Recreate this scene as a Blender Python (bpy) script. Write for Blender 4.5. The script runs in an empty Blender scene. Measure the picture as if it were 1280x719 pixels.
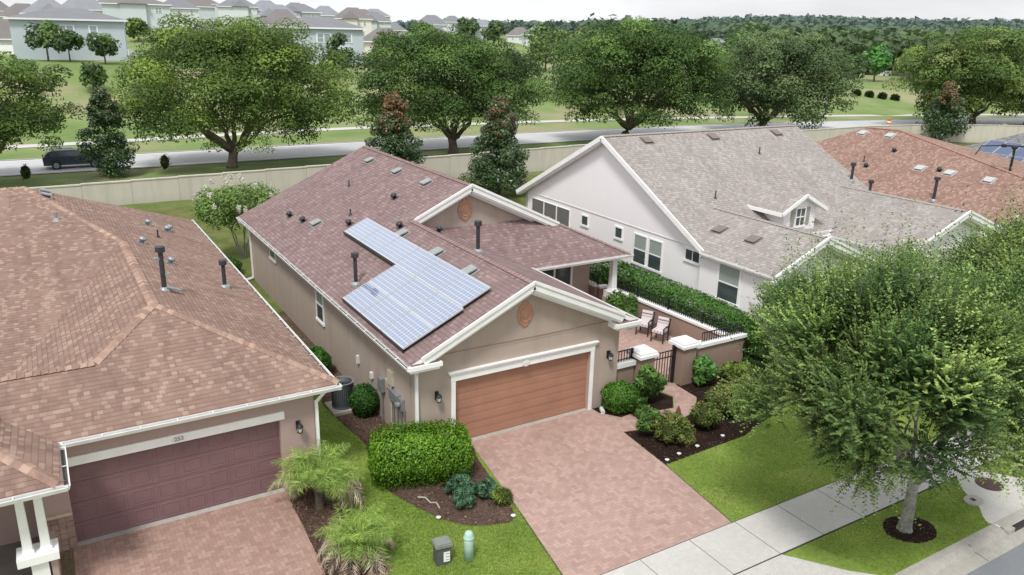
import bpy, math, random
import numpy as np
from mathutils import Vector, Matrix
R_ = math.radians
random.seed(7); rng = np.random.default_rng(11)
scene = bpy.context.scene
COL = scene.collection

# ------------------------------------------------------------------ materials
def new_mat(name):
    m = bpy.data.materials.new(name); m.use_nodes = True
    nt = m.node_tree; nt.nodes.clear()
    out = nt.nodes.new('ShaderNodeOutputMaterial'); b = nt.nodes.new('ShaderNodeBsdfPrincipled')
    nt.links.new(b.outputs[0], out.inputs[0])
    return m, nt, b
class NT:
    def __init__(s, nt): s.nt = nt
    def n(s, t, **k):
        x = s.nt.nodes.new(t)
        for a, v in k.items(): setattr(x, a, v)
        return x
    def set(s, sock, v):
        if isinstance(v, bpy.types.NodeSocket): s.nt.links.new(v, sock)
        else: sock.default_value = v
    def math(s, op, a, b=0.0, c=None):
        x = s.n('ShaderNodeMath', operation=op); s.set(x.inputs[0], a); s.set(x.inputs[1], b)
        if c is not None: s.set(x.inputs[2], c)
        return x.outputs[0]
    def mix(s, f, a, b, mode='MIX'):
        x = s.n('ShaderNodeMix', data_type='RGBA', blend_type=mode)
        s.set(x.inputs[0], f); s.set(x.inputs[6], a); s.set(x.inputs[7], b); return x.outputs[2]
    def noise(s, vec, scale, detail=4.0, rough=.55, out=0):
        x = s.n('ShaderNodeTexNoise'); s.set(x.inputs['Vector'], vec); x.inputs['Scale'].default_value = scale
        x.inputs['Detail'].default_value = detail; x.inputs['Roughness'].default_value = rough; return x.outputs[out]
    def ramp(s, f, stops):
        x = s.n('ShaderNodeValToRGB'); s.set(x.inputs[0], f); e = x.color_ramp.elements
        e[0].position, e[0].color = stops[0]; e[1].position, e[1].color = stops[-1]
        for p, c in stops[1:-1]:
            q = e.new(p); q.color = c
        return x.outputs[0]
    def mapping(s, vec, scale=(1,1,1), rot=(0,0,0)):
        x = s.n('ShaderNodeMapping'); s.set(x.inputs[0], vec); x.inputs['Scale'].default_value = scale
        x.inputs['Rotation'].default_value = rot; return x.outputs[0]
    def bump(s, h, strength=.3, dist=.02):
        x = s.n('ShaderNodeBump'); s.set(x.inputs['Height'], h); x.inputs['Strength'].default_value = strength
        x.inputs['Distance'].default_value = dist; return x.outputs[0]
def rgb(c, a=1): return (c[0], c[1], c[2], a)
def lin(r, g, b):
    f = lambda v: (v/255/12.92) if v/255 <= .04045 else ((v/255+.055)/1.055)**2.4
    return (f(r), f(g), f(b), 1)
def mul(c, k): return (c[0]*k, c[1]*k, c[2]*k, 1)

def simple(name, c, rough=.6, var=.12, scale=6, metal=0, bump=0, spec=.3):
    m, nt, b = new_mat(name); N = NT(nt); tc = N.n('ShaderNodeTexCoord').outputs['Object']
    f = N.noise(tc, scale, 5)
    col = N.ramp(f, [(.3, mul(c, 1-var)), (.7, mul(c, 1+var))])
    N.set(b.inputs['Base Color'], col); b.inputs['Roughness'].default_value = rough; b.inputs['Metallic'].default_value = metal
    b.inputs['Specular IOR Level'].default_value = spec
    if bump: N.set(b.inputs['Normal'], N.bump(N.noise(tc, scale*12, 3), bump, .01))
    return m
def stucco(name, c, stain=.16, sk=.3):
    m, nt, b = new_mat(name); N = NT(nt); tc = N.n('ShaderNodeTexCoord').outputs['Object']
    big = N.noise(tc, .45, 5, .6); streak = N.noise(N.mapping(tc, (1.6, 1.6, .16)), 1.3, 5, .6); fine = N.noise(tc, 60, 3, .6)
    col = N.mix(N.math('MULTIPLY', big, .6), mul(c, 1+stain*.5), mul(c, 1-stain))
    col = N.mix(N.math('MULTIPLY', N.ramp(streak, [(.48, (0,0,0,1)), (.75, (1,1,1,1))]), sk), col, mul(c, .66))
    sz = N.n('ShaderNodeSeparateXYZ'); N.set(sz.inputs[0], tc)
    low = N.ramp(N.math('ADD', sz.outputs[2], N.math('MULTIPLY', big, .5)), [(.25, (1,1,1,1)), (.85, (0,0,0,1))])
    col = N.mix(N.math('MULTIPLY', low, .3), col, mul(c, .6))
    col = N.mix(N.math('MULTIPLY', fine, .16), col, mul(c, .6))
    N.set(b.inputs['Base Color'], col); b.inputs['Roughness'].default_value = .9; b.inputs['Specular IOR Level'].default_value = .15
    N.set(b.inputs['Normal'], N.bump(fine, .35, .01)); return m
def shingles(name, c1, c2, c3, cdark, w=.33, h=.145, pale=.22, stk=.32):
    m, nt, b = new_mat(name); N = NT(nt); uv = N.n('ShaderNodeUVMap', uv_map='UVMap').outputs[0]
    warp = N.noise(uv, .8, 3, .5, 1)
    def brick(wd, ca, cb, off):
        x = N.n('ShaderNodeTexBrick'); N.set(x.inputs['Vector'], uv); x.offset = off; x.squash = 1
        x.inputs['Color1'].default_value = ca; x.inputs['Color2'].default_value = cb; x.inputs['Mortar'].default_value = (0,0,0,1)
        x.inputs['Scale'].default_value = 1; x.inputs['Brick Width'].default_value = wd; x.inputs['Row Height'].default_value = h
        x.inputs['Mortar Size'].default_value = .0; x.inputs['Bias'].default_value = 0; return x
    b1 = brick(w, (0,0,0,1), (1,1,1,1), .37); b2 = brick(w*.63, (0,0,0,1), (1,1,1,1), .61)
    v1 = b1.outputs[0]; v2 = b2.outputs[0]
    col = N.ramp(v1, [(0, c1), (.5, c2), (1, mul(c1, .86))])
    col = N.mix(N.ramp(v2, [(1-pale-.12, (0,0,0,1)), (1-pale, (1,1,1,1))]), col, c3)
    col = N.mix(N.math('MULTIPLY', N.ramp(N.noise(uv, .55, 5, .6), [(.35, (1,1,1,1)), (.65, (0,0,0,1))]), .3), col, cdark)
    su = N.n('ShaderNodeSeparateXYZ'); N.set(su.inputs[0], uv)
    fr = N.math('FRACT', N.math('DIVIDE', su.outputs[1], h))
    edge = N.ramp(fr, [(0, (1,1,1,1)), (.10, (.85,.85,.85,1)), (.22, (0,0,0,1)), (1, (0,0,0,1))])
    col = N.mix(N.math('MULTIPLY', edge, .5), col, mul(cdark, .45))
    st = N.noise(N.mapping(uv, (1.8, .16, 1)), 1.0, 5, .6)
    col = N.mix(N.math('MULTIPLY', N.ramp(st, [(.5, (0,0,0,1)), (.72, (1,1,1,1))]), stk), col, mul(cdark, .8))
    col = N.mix(N.math('MULTIPLY', N.ramp(N.noise(N.mapping(uv, (.9, .1, 1)), .8, 4, .6), [(.52, (0,0,0,1)), (.7, (1,1,1,1))]), stk*.7), col, mul(c3, 1.08))
    gr = N.noise(uv, 55, 2, .7)
    col = N.mix(.35, col, N.ramp(gr, [(.3, mul(c1, .45)), (.7, mul(c3, 1.35))]), 'MIX') if False else N.mix(N.math('MULTIPLY', N.ramp(gr, [(.35, (1,1,1,1)), (.62, (0,0,0,1))]), .3), col, mul(cdark, .6))
    N.set(b.inputs['Base Color'], col); b.inputs['Roughness'].default_value = .93; b.inputs['Specular IOR Level'].default_value = .2
    hgt = N.math('ADD', N.math('MULTIPLY', N.math('SUBTRACT', 1.0, fr), 1.0), N.math('MULTIPLY', v2, .5))
    N.set(b.inputs['Normal'], N.bump(hgt, .55, .02)); return m
def pavers(name, ca, cb, cc, cm, s=.115):
    m, nt, b = new_mat(name); N = NT(nt); uv = N.n('ShaderNodeUVMap', uv_map='UVMap').outputs[0]
    p = N.mapping(uv, (1/s, 1/s, 1)); sp = N.n('ShaderNodeSeparateXYZ'); N.set(sp.inputs[0], p)
    X, Y = sp.outputs[0], sp.outputs[1]
    i = N.math('FLOOR', X); j = N.math('FLOOR', Y); fx = N.math('FRACT', X); fy = N.math('FRACT', Y)
    k = N.math('FLOORED_MODULO', N.math('SUBTRACT', i, j), 4.0)
    hor = N.math('LESS_THAN', k, 1.5); ver = N.math('SUBTRACT', 1.0, hor)
    is2 = N.math('COMPARE', k, 2.0, .1)
    idx = N.math('SUBTRACT', i, N.math('MULTIPLY', hor, k)); idy = N.math('SUBTRACT', j, is2)
    lx = N.math('ADD', fx, N.math('MULTIPLY', hor, k)); ly = N.math('ADD', fy, is2)
    W = N.math('ADD', 1.0, hor); H = N.math('ADD', 1.0, ver)
    ex = N.math('MINIMUM', lx, N.math('SUBTRACT', W, lx)); ey = N.math('MINIMUM', ly, N.math('SUBTRACT', H, ly))
    e = N.math('MINIMUM', ex, ey)
    cv = N.n('ShaderNodeCombineXYZ'); N.set(cv.inputs[0], idx); N.set(cv.inputs[1], idy); N.set(cv.inputs[2], hor)
    wn = N.n('ShaderNodeTexWhiteNoise', noise_dimensions='3D'); N.set(wn.inputs[0], cv.outputs[0]); r = wn.outputs[0]
    col = N.ramp(r, [(0, ca), (.35, cb), (.7, cc), (1, mul(ca, .9))])
    col = N.mix(N.math('MULTIPLY', N.noise(uv, .5, 5, .6), .5), col, mul(cb, 1.1))
    col = N.mix(N.math('MULTIPLY', N.ramp(N.noise(uv, .35, 7, .6), [(.48, (0,0,0,1)), (.75, (1,1,1,1))]), .3), col, mul(cm, 1.1))
    mo = N.ramp(e, [(.0, (1,1,1,1)), (.09, (0,0,0,1))])
    col = N.mix(N.math('MULTIPLY', mo, .55), col, cm)
    col = N.mix(N.math('MULTIPLY', N.noise(uv, 70, 2), .2), col, mul(cm, .9))
    N.set(b.inputs['Base Color'], col); b.inputs['Roughness'].default_value = .85; b.inputs['Specular IOR Level'].default_value = .2
    N.set(b.inputs['Normal'], N.bump(N.math('MINIMUM', e, .12), .5, .03)); return m
def ground_mat(name, cols, s1=.35, s2=9, bump=.6, extra=None):
    m, nt, b = new_mat(name); N = NT(nt); tc = N.n('ShaderNodeTexCoord').outputs['Object']
    f = N.noise(tc, s1, 6, .65); g = N.noise(tc, s2, 5, .7); h = N.noise(tc, s2*6, 3, .7)
    col = N.ramp(f, [(.32, cols[0]), (.5, cols[1]), (.68, cols[2])])
    col = N.mix(N.math('MULTIPLY', N.ramp(g, [(.4, (1,1,1,1)), (.65, (0,0,0,1))]), .5), col, cols[3])
    col = N.mix(N.math('MULTIPLY', N.ramp(h, [(.4, (1,1,1,1)), (.6, (0,0,0,1))]), .4), col, mul(cols[3], .7))
    N.set(b.inputs['Base Color'], col); b.inputs['Roughness'].default_value = .95; b.inputs['Specular IOR Level'].default_value = .1
    N.set(b.inputs['Normal'], N.bump(N.math('ADD', g, h), bump, .04)); return m
def leafmat(name, rough=.55, trans=.22, spec=.25):
    m, nt, b = new_mat(name); N = NT(nt)
    a = N.n('ShaderNodeVertexColor'); a.layer_name = 'tint'
    N.set(b.inputs['Base Color'], a.outputs[0]); b.inputs['Roughness'].default_value = rough; b.inputs['Specular IOR Level'].default_value = spec
    t = N.n('ShaderNodeBsdfTranslucent'); hs = N.n('ShaderNodeHueSaturation'); hs.inputs['Value'].default_value = 1.5; hs.inputs['Saturation'].default_value = 1.05
    N.set(hs.inputs['Color'], a.outputs[0]); N.set(t.inputs[0], hs.outputs[0])
    mx = N.n('ShaderNodeMixShader'); mx.inputs[0].default_value = trans
    out = [n for n in nt.nodes if n.type == 'OUTPUT_MATERIAL'][0]
    N.set(mx.inputs[1], b.outputs[0]); N.set(mx.inputs[2], t.outputs[0]); N.set(out.inputs[0], mx.outputs[0]); return m
def glassmat(name, c, rough=.12):
    m, nt, b = new_mat(name); N = NT(nt); tc = N.n('ShaderNodeTexCoord').outputs['Object']
    col = N.ramp(N.noise(N.mapping(tc, (.6, .6, 2)), 1.4, 3), [(.35, mul(c, .7)), (.65, mul(c, 1.35))])
    N.set(b.inputs['Base Color'], col); b.inputs['Roughness'].default_value = rough; b.inputs['Specular IOR Level'].default_value = .8; return m
def blinds(name, c):
    m, nt, b = new_mat(name); N = NT(nt); tc = N.n('ShaderNodeTexCoord').outputs['Object']
    sp = N.n('ShaderNodeSeparateXYZ'); N.set(sp.inputs[0], tc)
    fr = N.math('FRACT', N.math('MULTIPLY', sp.outputs[2], 11)); 
    N.set(b.inputs['Base Color'], N.ramp(fr, [(0, mul(c, .6)), (.3, c), (1, c)])); b.inputs['Roughness'].default_value = .15
    b.inputs['Specular IOR Level'].default_value = .8; return m

M = {}
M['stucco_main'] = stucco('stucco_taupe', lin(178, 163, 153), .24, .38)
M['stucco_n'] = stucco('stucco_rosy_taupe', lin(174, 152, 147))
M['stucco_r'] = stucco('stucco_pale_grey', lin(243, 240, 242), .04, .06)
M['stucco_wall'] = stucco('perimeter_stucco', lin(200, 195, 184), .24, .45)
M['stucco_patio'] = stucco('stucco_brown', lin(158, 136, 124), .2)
M['roof_main'] = shingles('shingle_mauve', lin(134, 113, 112), lin(144, 123, 122), lin(157, 138, 136), lin(110, 92, 92), w=.22, pale=.14)
M['roof_n'] = shingles('shingle_tan_brown', lin(144, 118, 107), lin(155, 129, 117), lin(172, 148, 134), lin(114, 92, 84), w=.2, h=.135, pale=.13, stk=.42)
M['roof_r'] = shingles('shingle_greige', lin(158, 150, 146), lin(166, 159, 155), lin(178, 172, 167), lin(134, 127, 124), w=.2, pale=.2)
M['roof_t'] = shingles('shingle_terracotta', lin(148, 118, 107), lin(158, 129, 117), lin(175, 148, 136), lin(124, 98, 89), w=.2, pale=.2)
M['roof_s'] = shingles('shingle_grey', lin(120, 120, 122), lin(134, 134, 136), lin(150, 150, 150), lin(96, 96, 98))
M['cap_n'] = simple('cap_shingle_tan', lin(158, 132, 119), .9, .2, 5, spec=.1); M['cap_n2'] = simple('cap_shingle_brown', lin(145, 119, 108), .9, .2, 5, spec=.1); M['cap_n3'] = simple('cap_shingle_sand', lin(170, 145, 130), .9, .2, 5, spec=.1)
M['cap_main'] = simple('cap_shingle_mauve', lin(146, 124, 122), .9, .15, 5, spec=.1)
M['cap_r'] = simple('cap_shingle_greige', lin(160, 152, 148), .9, .12, 5, spec=.1)
M['cap_t'] = simple('cap_shingle_red', lin(156, 122, 108), .9, .12, 5, spec=.1)
M['white'] = simple('white_paint', (.86, .86, .86, 1), .5, .05, 2.5)
M['trim_dirty'] = simple('white_gutter_paint', (.76, .76, .75, 1), .5, .1, 3)
M['dark'] = simple('dark_matte', (.07, .06, .055, 1), .9, .3, 20)  # plain dark tone for gutter bottoms, vent openings, joints and edging lines
M['black'] = simple('black_metal', (.018, .018, .02, 1), .45, .2, 8, spec=.4)
M['flue'] = simple('dark_flue_metal', (.035, .037, .042, 1), .45, .3, 8, spec=.5)
M['galv'] = simple('galvanised_metal', (.33, .36, .38, 1), .4, .15, 8, metal=.5)
M['vent'] = simple('vent_grey', (.3, .32, .32, 1), .5, .12, 8)
M['ventwhite'] = simple('vent_white', (.68, .69, .7, 1), .5, .1, 8)
M['ventt'] = simple('vent_pale', (.47, .47, .47, 1), .5, .1, 8)
M['ventbrown'] = simple('vent_brown', (.2, .165, .15, 1), .6, .12, 8)
M['terra'] = simple('terracotta_relief', lin(182, 140, 118), .85, .14, 9, bump=.5)
M['gdoor'] = simple('garage_door_tan', lin(166, 124, 104), .5, .09, 1.6, bump=.08)
M['gdoor_n'] = simple('garage_door_plum', lin(124, 97, 100), .5, .09, 1.6, bump=.08)
M['gdoor_hi'] = simple('garage_door_edge_lit', lin(130, 103, 106), .5, .07, 1.6)  # lighter copy of the plum, a painted highlight on raised panel edges
M['glass'] = glassmat('window_glass', (.06, .075, .08, 1))
M['blind'] = blinds('window_blinds', (.34, .4, .37, 1))
M['screen'] = simple('lanai_screen', (.16, .155, .15, 1), .6, .1, 3)
M['paver'] = pavers('brick_pavers', lin(166, 137, 128), lin(178, 149, 140), lin(190, 164, 154), lin(130, 109, 101), .1)
M['paver_n'] = pavers('brick_pavers_dark', lin(152, 123, 113), lin(164, 134, 123), lin(178, 152, 140), lin(116, 97, 89), .1)
M['concrete'] = ground_mat('concrete', [lin(196,194,190), lin(206,204,200), lin(214,212,208), lin(186,184,178)], .6, 7, .12)
M['curbm'] = ground_mat('curb_concrete', [lin(170,167,160), lin(184,181,174), lin(194,191,184), lin(160,156,148)], .8, 6, .15)
M['asphalt'] = ground_mat('asphalt', [lin(134,137,143), lin(142,145,150), lin(150,152,156), lin(120,123,128)], .5, 22, .3)
M['asphalt_far'] = ground_mat('road_asphalt', [lin(186,187,191), lin(196,197,200), lin(204,204,207), lin(186,186,188)], .08, 2, .1)
M['lanemark'] = simple('lane_paint', (.72, .72, .7, 1), .7, .1, 2)
M['mulch'] = ground_mat('mulch_soil', [lin(108,88,78), lin(126,104,92), lin(146,126,114), lin(76,60,54)], 1.2, 14, 1)
M['mulch_dark'] = ground_mat('dark_mulch_soil', [lin(56,42,38), lin(66,50,44), lin(80,62,54), lin(36,27,25)], 1.2, 14, 1)
M['pebbles'] = ground_mat('pebbles', [lin(150,130,104), lin(176,160,134), lin(140,112,86), lin(100,84,66)], 7, 18, 1)
M['lawn'] = ground_mat('lawn_turf', [lin(104,126,62), lin(120,140,72), lin(138,152,88), lin(84,104,52)], .55, 7, 1)
M['patio_floor'] = M['paver']
M['leaf'] = leafmat('leaf'); M['leaf_gloss'] = leafmat('leaf_glossy', .35, .12, .5); M['leaf_hedge'] = leafmat('leaf_hedge', .5, .25, .3)
M['leafgrass'] = leafmat('grass_blade', .6, .45)
M['bark'] = simple('oak_bark', (.13, .105, .085, 1), .95, .3, 3, bump=.8)
M['bark_pale'] = simple('pale_bark', (.27, .265, .24, 1), .9, .4, 4, bump=.8)
M['wood'] = simple('weathered_pole', (.2, .18, .16, 1), .9, .2, 3)

# ------------------------------------------------------------------ mesh builder
class MB:
    def __init__(s): s.v = []; s.f = []; s.mi = []; s.mats = []; s.cur = 0
    def mat(s, m):
        m = M[m] if isinstance(m, str) else m
        if m not in s.mats: s.mats.append(m)
        s.cur = s.mats.index(m); return s
    def poly(s, pts):
        i = len(s.v); s.v += [tuple(p) for p in pts]; s.f.append(tuple(range(i, i+len(pts)))); s.mi.append(s.cur); return s
    def box(s, c, size, rz=0, mat3=None):
        hx, hy, hz = size[0]/2, size[1]/2, size[2]/2
        P = [Vector((x*hx, y*hy, z*hz)) for z in (-1,1) for y in (-1,1) for x in (-1,1)]
        if mat3 is None: mat3 = Matrix.Rotation(rz, 3, 'Z')
        P = [mat3 @ p + Vector(c) for p in P]
        for q in ((0,2,3,1), (4,5,7,6), (0,1,5,4), (2,6,7,3), (0,4,6,2), (1,3,7,5)): s.poly([P[k] for k in q])
        return s
    def bx(s, x0, x1, y0, y1, z0, z1): return s.box(((x0+x1)/2, (y0+y1)/2, (z0+z1)/2), (abs(x1-x0), abs(y1-y0), abs(z1-z0)))
    def prism(s, pts, z0, z1):
        n = len(pts); s.poly([(p[0], p[1], z1) for p in pts]); s.poly([(p[0], p[1], z0) for p in reversed(pts)])
        for i in range(n):
            a, b = pts[i], pts[(i+1) % n]; s.poly([(a[0], a[1], z0), (b[0], b[1], z0), (b[0], b[1], z1), (a[0], a[1], z1)])
        return s
    def slab(s, pts, t=.14, m_top=None, m_side=None):
        if m_top: s.mat(m_top)
        s.poly(pts)
        if m_side: s.mat(m_side)
        lo = [(p[0], p[1], p[2]-t) for p in pts]; s.poly(list(reversed(lo))); n = len(pts)
        for i in range(n):
            j = (i+1) % n; s.poly([lo[i], lo[j], pts[j], pts[i]])
        return s
    def beam(s, a, b, w, h, up=(0,0,1)):
        a, b = Vector(a), Vector(b); d = (b-a).normalized(); side = d.cross(Vector(up))
        if side.length < 1e-4: side = Vector((1,0,0))
        side.normalize(); u = side.cross(d)
        m3 = Matrix((side, d, u)).transposed(); return s.box((a+b)/2, (w, (b-a).length, h), mat3=m3)
    def tube(s, pts, radii, n=8, cap=True):
        pts = [Vector(p) for p in pts]; rings = []
        for i, p in enumerate(pts):
            d = (pts[min(i+1, len(pts)-1)]-pts[max(i-1, 0)]).normalized()
            a = d.cross(Vector((0,0,1)) if abs(d.z) < .9 else Vector((1,0,0))).normalized(); b = d.cross(a)
            r = radii[i] if hasattr(radii, '__len__') else radii
            rings.append([p+a*math.cos(t)*r+b*math.sin(t)*r for t in [2*math.pi*k/n for k in range(n)]])
        i0 = len(s.v)
        for rg in rings: s.v += [tuple(q) for q in rg]
        for k in range(len(rings)-1):
            for q in range(n):
                a = i0+k*n+q; b = i0+k*n+(q+1) % n; s.f.append((a, b, b+n, a+n)); s.mi.append(s.cur)
        if cap:
            s.f.append(tuple(i0+q for q in reversed(range(n)))); s.mi.append(s.cur)
            e = i0+(len(rings)-1)*n; s.f.append(tuple(e+q for q in range(n))); s.mi.append(s.cur)
        return s
    def lathe(s, c, prof, n=20, m3=None):
        c = Vector(c); i0 = len(s.v)
        for r, z in prof:
            for k in range(n):
                t = 2*math.pi*k/n; p = Vector((r*math.cos(t), r*math.sin(t), z))
                if m3: p = m3 @ p
                s.v.append(tuple(c+p))
        for k in range(len(prof)-1):
            for q in range(n):
                a = i0+k*n+q; b = i0+k*n+(q+1) % n; s.f.append((a, b, b+n, a+n)); s.mi.append(s.cur)
        s.f.append(tuple(i0+q for q in reversed(range(n)))); s.mi.append(s.cur)
        e = i0+(len(prof)-1)*n; s.f.append(tuple(e+q for q in range(n))); s.mi.append(s.cur)
        return s
    def build(s, name, parent=None, smooth=False):
        me = bpy.data.meshes.new(name); me.from_pydata(s.v, [], s.f)
        for m in s.mats: me.materials.append(m)
        me.polygons.foreach_set('material_index', s.mi)
        uvl = me.uv_layers.new(name='UVMap'); uv = uvl.data
        for p in me.polygons:
            n = p.normal
            if abs(n.z) > .9995: e = Vector((1,0,0)); v = Vector((0,1,0))
            else:
                e = Vector((0,0,1)).cross(n).normalized(); v = n.cross(e)
            for li in p.loop_indices:
                co = me.vertices[me.loops[li].vertex_index].co; uv[li].uv = (co.dot(e), co.dot(v))
        if smooth: me.polygons.foreach_set('use_smooth', [True]*len(me.polygons))
        o = bpy.data.objects.new(name, me); COL.objects.link(o)
        if parent is not None:
            o.parent = parent
            # geometry is written in world coordinates: shift it to the parent's local frame
            if parent.get('_w') is not None:
                pass
            wl = world_loc(parent)
            if wl.length > 0: me.transform(Matrix.Translation(-wl))
        return o
def world_loc(o):
    v = Vector((0,0,0))
    while o is not None: v += Vector(o.location); o = o.parent
    return v
def tag(o, label=None, cat=None, group=None, kind=None):
    if label: o['label'] = label
    if cat: o['category'] = cat
    if group: o['group'] = group
    if kind: o['kind'] = kind
    return o
def empty(name, loc, label, cat, group=None):
    o = bpy.data.objects.new(name, None); COL.objects.link(o); o.location = loc; return tag(o, label, cat, group)
def struct(o): o['kind'] = 'structure'; return o

# leaf clouds -----------------------------------------------------
def leafmesh(name, C, size, cols, mat, asp=.5, nrm=None, parent=None, seed=0, axis=None, extra_mats=None):
    g = np.random.default_rng(seed); n = len(C)
    size = np.broadcast_to(np.asarray(size, float), (n,))[:, None]
    if axis is None: a = g.normal(size=(n, 3))
    else: a = axis + g.normal(size=(n, 3))*.25
    a /= np.linalg.norm(a, axis=1)[:, None]
    if nrm is None: nn = g.normal(size=(n, 3)); nn[:, 2] = np.abs(nn[:, 2])+.3
    else: nn = nrm + g.normal(size=(n, 3))*.45
    b = np.cross(nn, a); b /= np.linalg.norm(b, axis=1)[:, None]+1e-9
    if axis is None: a = np.cross(b, nn); a /= np.linalg.norm(a, axis=1)[:, None]+1e-9
    V = np.stack([C+a*size, C+b*size*asp-a*size*.1, C-a*size, C-b*size*asp-a*size*.1], 1).reshape(-1, 3)
    if parent is not None: V = V-np.array(world_loc(parent))
    me = bpy.data.meshes.new(name); me.vertices.add(4*n); me.vertices.foreach_set('co', V.astype('f').ravel())
    me.loops.add(4*n); me.loops.foreach_set('vertex_index', np.arange(4*n, dtype='i'))
    me.polygons.add(n); me.polygons.foreach_set('loop_start', np.arange(0, 4*n, 4, dtype='i'))
    at = me.color_attributes.new('tint', 'FLOAT_COLOR', 'POINT')
    cc = np.ones((n, 4)); cc[:, :3] = cols; at.data.foreach_set('color', np.repeat(cc, 4, 0).astype('f').ravel())
    me.update(calc_edges=True); me.validate()
    me.materials.append(M[mat] if isinstance(mat, str) else mat)
    o = bpy.data.objects.new(name, me); COL.objects.link(o)
    if parent is not None: o.parent = parent
    return o
def sph(g, n):
    d = g.normal(size=(n, 3)); return d/np.linalg.norm(d, axis=1)[:, None]
def L3(r, gg, b): return np.array(lin(r, gg, b)[:3])
def mixcols(g, n, cs, w=None):
    idx = g.choice(len(cs), n, p=w); c = np.array(cs)[idx]; return c*(1+g.normal(size=(n, 1))*.13).clip(.6, 1.5)

def limb(mb, p0, p1, r0, r1, g, seg=5, wob=.12, sag=0):
    p0, p1 = np.array(p0, float), np.array(p1, float); L = np.linalg.norm(p1-p0); pts = []; rr = []
    for i in range(seg+1):
        t = i/seg; p = p0+(p1-p0)*t+g.normal(size=3)*wob*L*.15*math.sin(math.pi*t); p[2] += sag*L*math.sin(math.pi*t)
        pts.append(p); rr.append(r0+(r1-r0)*t**.8)
    mb.tube(pts, rr, 8); return pts

def big_tree(name, loc, label, cat, group, cz, rad, nl, nleaf, leaf, palette, seed, trunk_r=.42, fork=1.6, bark='bark', skirt=.3, lobe=(.16, .26), asp=.55, limbs=7, off=(0, 0), flat=1.0):
    """cz: crown centre height, rad: (rx, ry, rz)"""
    g = np.random.default_rng(seed); t = empty(name, loc, label, cat, group)
    L = np.array(loc, float); cc = L+np.array([off[0], off[1], cz]); rad = np.array(rad, float)
    d = sph(g, nl); rr = g.uniform(.35, .86, nl)[:, None]**.6
    d[:, 2] = np.where(d[:, 2] < -skirt, -d[:, 2]*.8, d[:, 2])
    d = np.where(d[:, 2:3] < .1, d*((np.abs(d)**2.7).sum(1)**(-1/2.7))[:, None], d)
    hz = np.hypot(d[:, 0], d[:, 1])*rr[:, 0]; lowc = (d[:, 2]*rr[:, 0] < -.25) & (hz < .5); d[lowc, 2] *= -1
    lc = cc+d*rr*rad; lr = g.uniform(lobe[0], lobe[1], nl)*rad.mean()
    w = lr**2; cnt = (w/w.sum()*nleaf*.86).astype(int); C = []; NN = []; K = []
    lobe_tint = g.normal(size=nl)*.16; hue = g.uniform(size=nl)
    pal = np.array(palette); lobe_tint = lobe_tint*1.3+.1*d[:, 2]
    for i in range(nl):
        n = cnt[i]; dd = sph(g, n); dd[:, 2] = np.where(dd[:, 2] < -.35, -dd[:, 2], dd[:, 2])
        jr = lr[i]*(.55+.5*g.uniform(size=n)**.5)[:, None]
        fl = np.array([1.15, 1.15, .8])
        p = lc[i]+dd*jr*fl; C.append(p); NN.append(dd*1.0+np.array([0, 0, .5]))
        base = pal[min(int(hue[i]*len(pal)), len(pal)-1)]
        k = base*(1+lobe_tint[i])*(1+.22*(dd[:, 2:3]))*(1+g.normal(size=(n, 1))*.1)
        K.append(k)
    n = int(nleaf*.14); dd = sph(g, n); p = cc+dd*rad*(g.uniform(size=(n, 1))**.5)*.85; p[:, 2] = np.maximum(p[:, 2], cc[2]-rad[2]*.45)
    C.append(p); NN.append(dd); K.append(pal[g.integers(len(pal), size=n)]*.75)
    C = np.concatenate(C); K = np.concatenate(K).clip(.004, 1); NN = np.concatenate(NN)
    mb = MB().mat(bark); f = L+np.array([0, 0, fork]); up = np.array([off[0]*.15, off[1]*.15, 0])
    mb.tube([L+[0,0,-.1], L+[0,0,.25], L+[0,0,fork*.6]+up, f+up*2], [trunk_r*1.5, trunk_r*1.08, trunk_r*.9, trunk_r*.95], 12)
    for i in range(limbs):
        an = 2*math.pi*(i+g.uniform(-.3, .3))/limbs; hr = g.uniform(.45, .8)
        e = cc+np.array([math.cos(an)*rad[0]*hr, math.sin(an)*rad[1]*hr, g.uniform(-.35, .25)*rad[2]])
        m_ = f+(e-f)*.45+np.array([0, 0, .1*rad[2]]); limb(mb, f+up*2-[0,0,.2], m_, trunk_r*.62, trunk_r*.36, g, 5, .25, -.06)
        limb(mb, m_, e, trunk_r*.36, trunk_r*.1, g, 5, .3)
        for q in range(3):
            st = m_+(e-m_)*g.uniform(0, .5); e2 = st+g.normal(size=3)*rad*.22+np.array([0, 0, rad[2]*.35]); limb(mb, st, e2, trunk_r*.2, trunk_r*.05, g, 4, .3)
    mb.build('trunk', t, True)
    leafmesh('crown', C, leaf*g.uniform(.65, 1.3, len(C)), K, 'leaf', asp, NN, t, seed)
    return t

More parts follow.
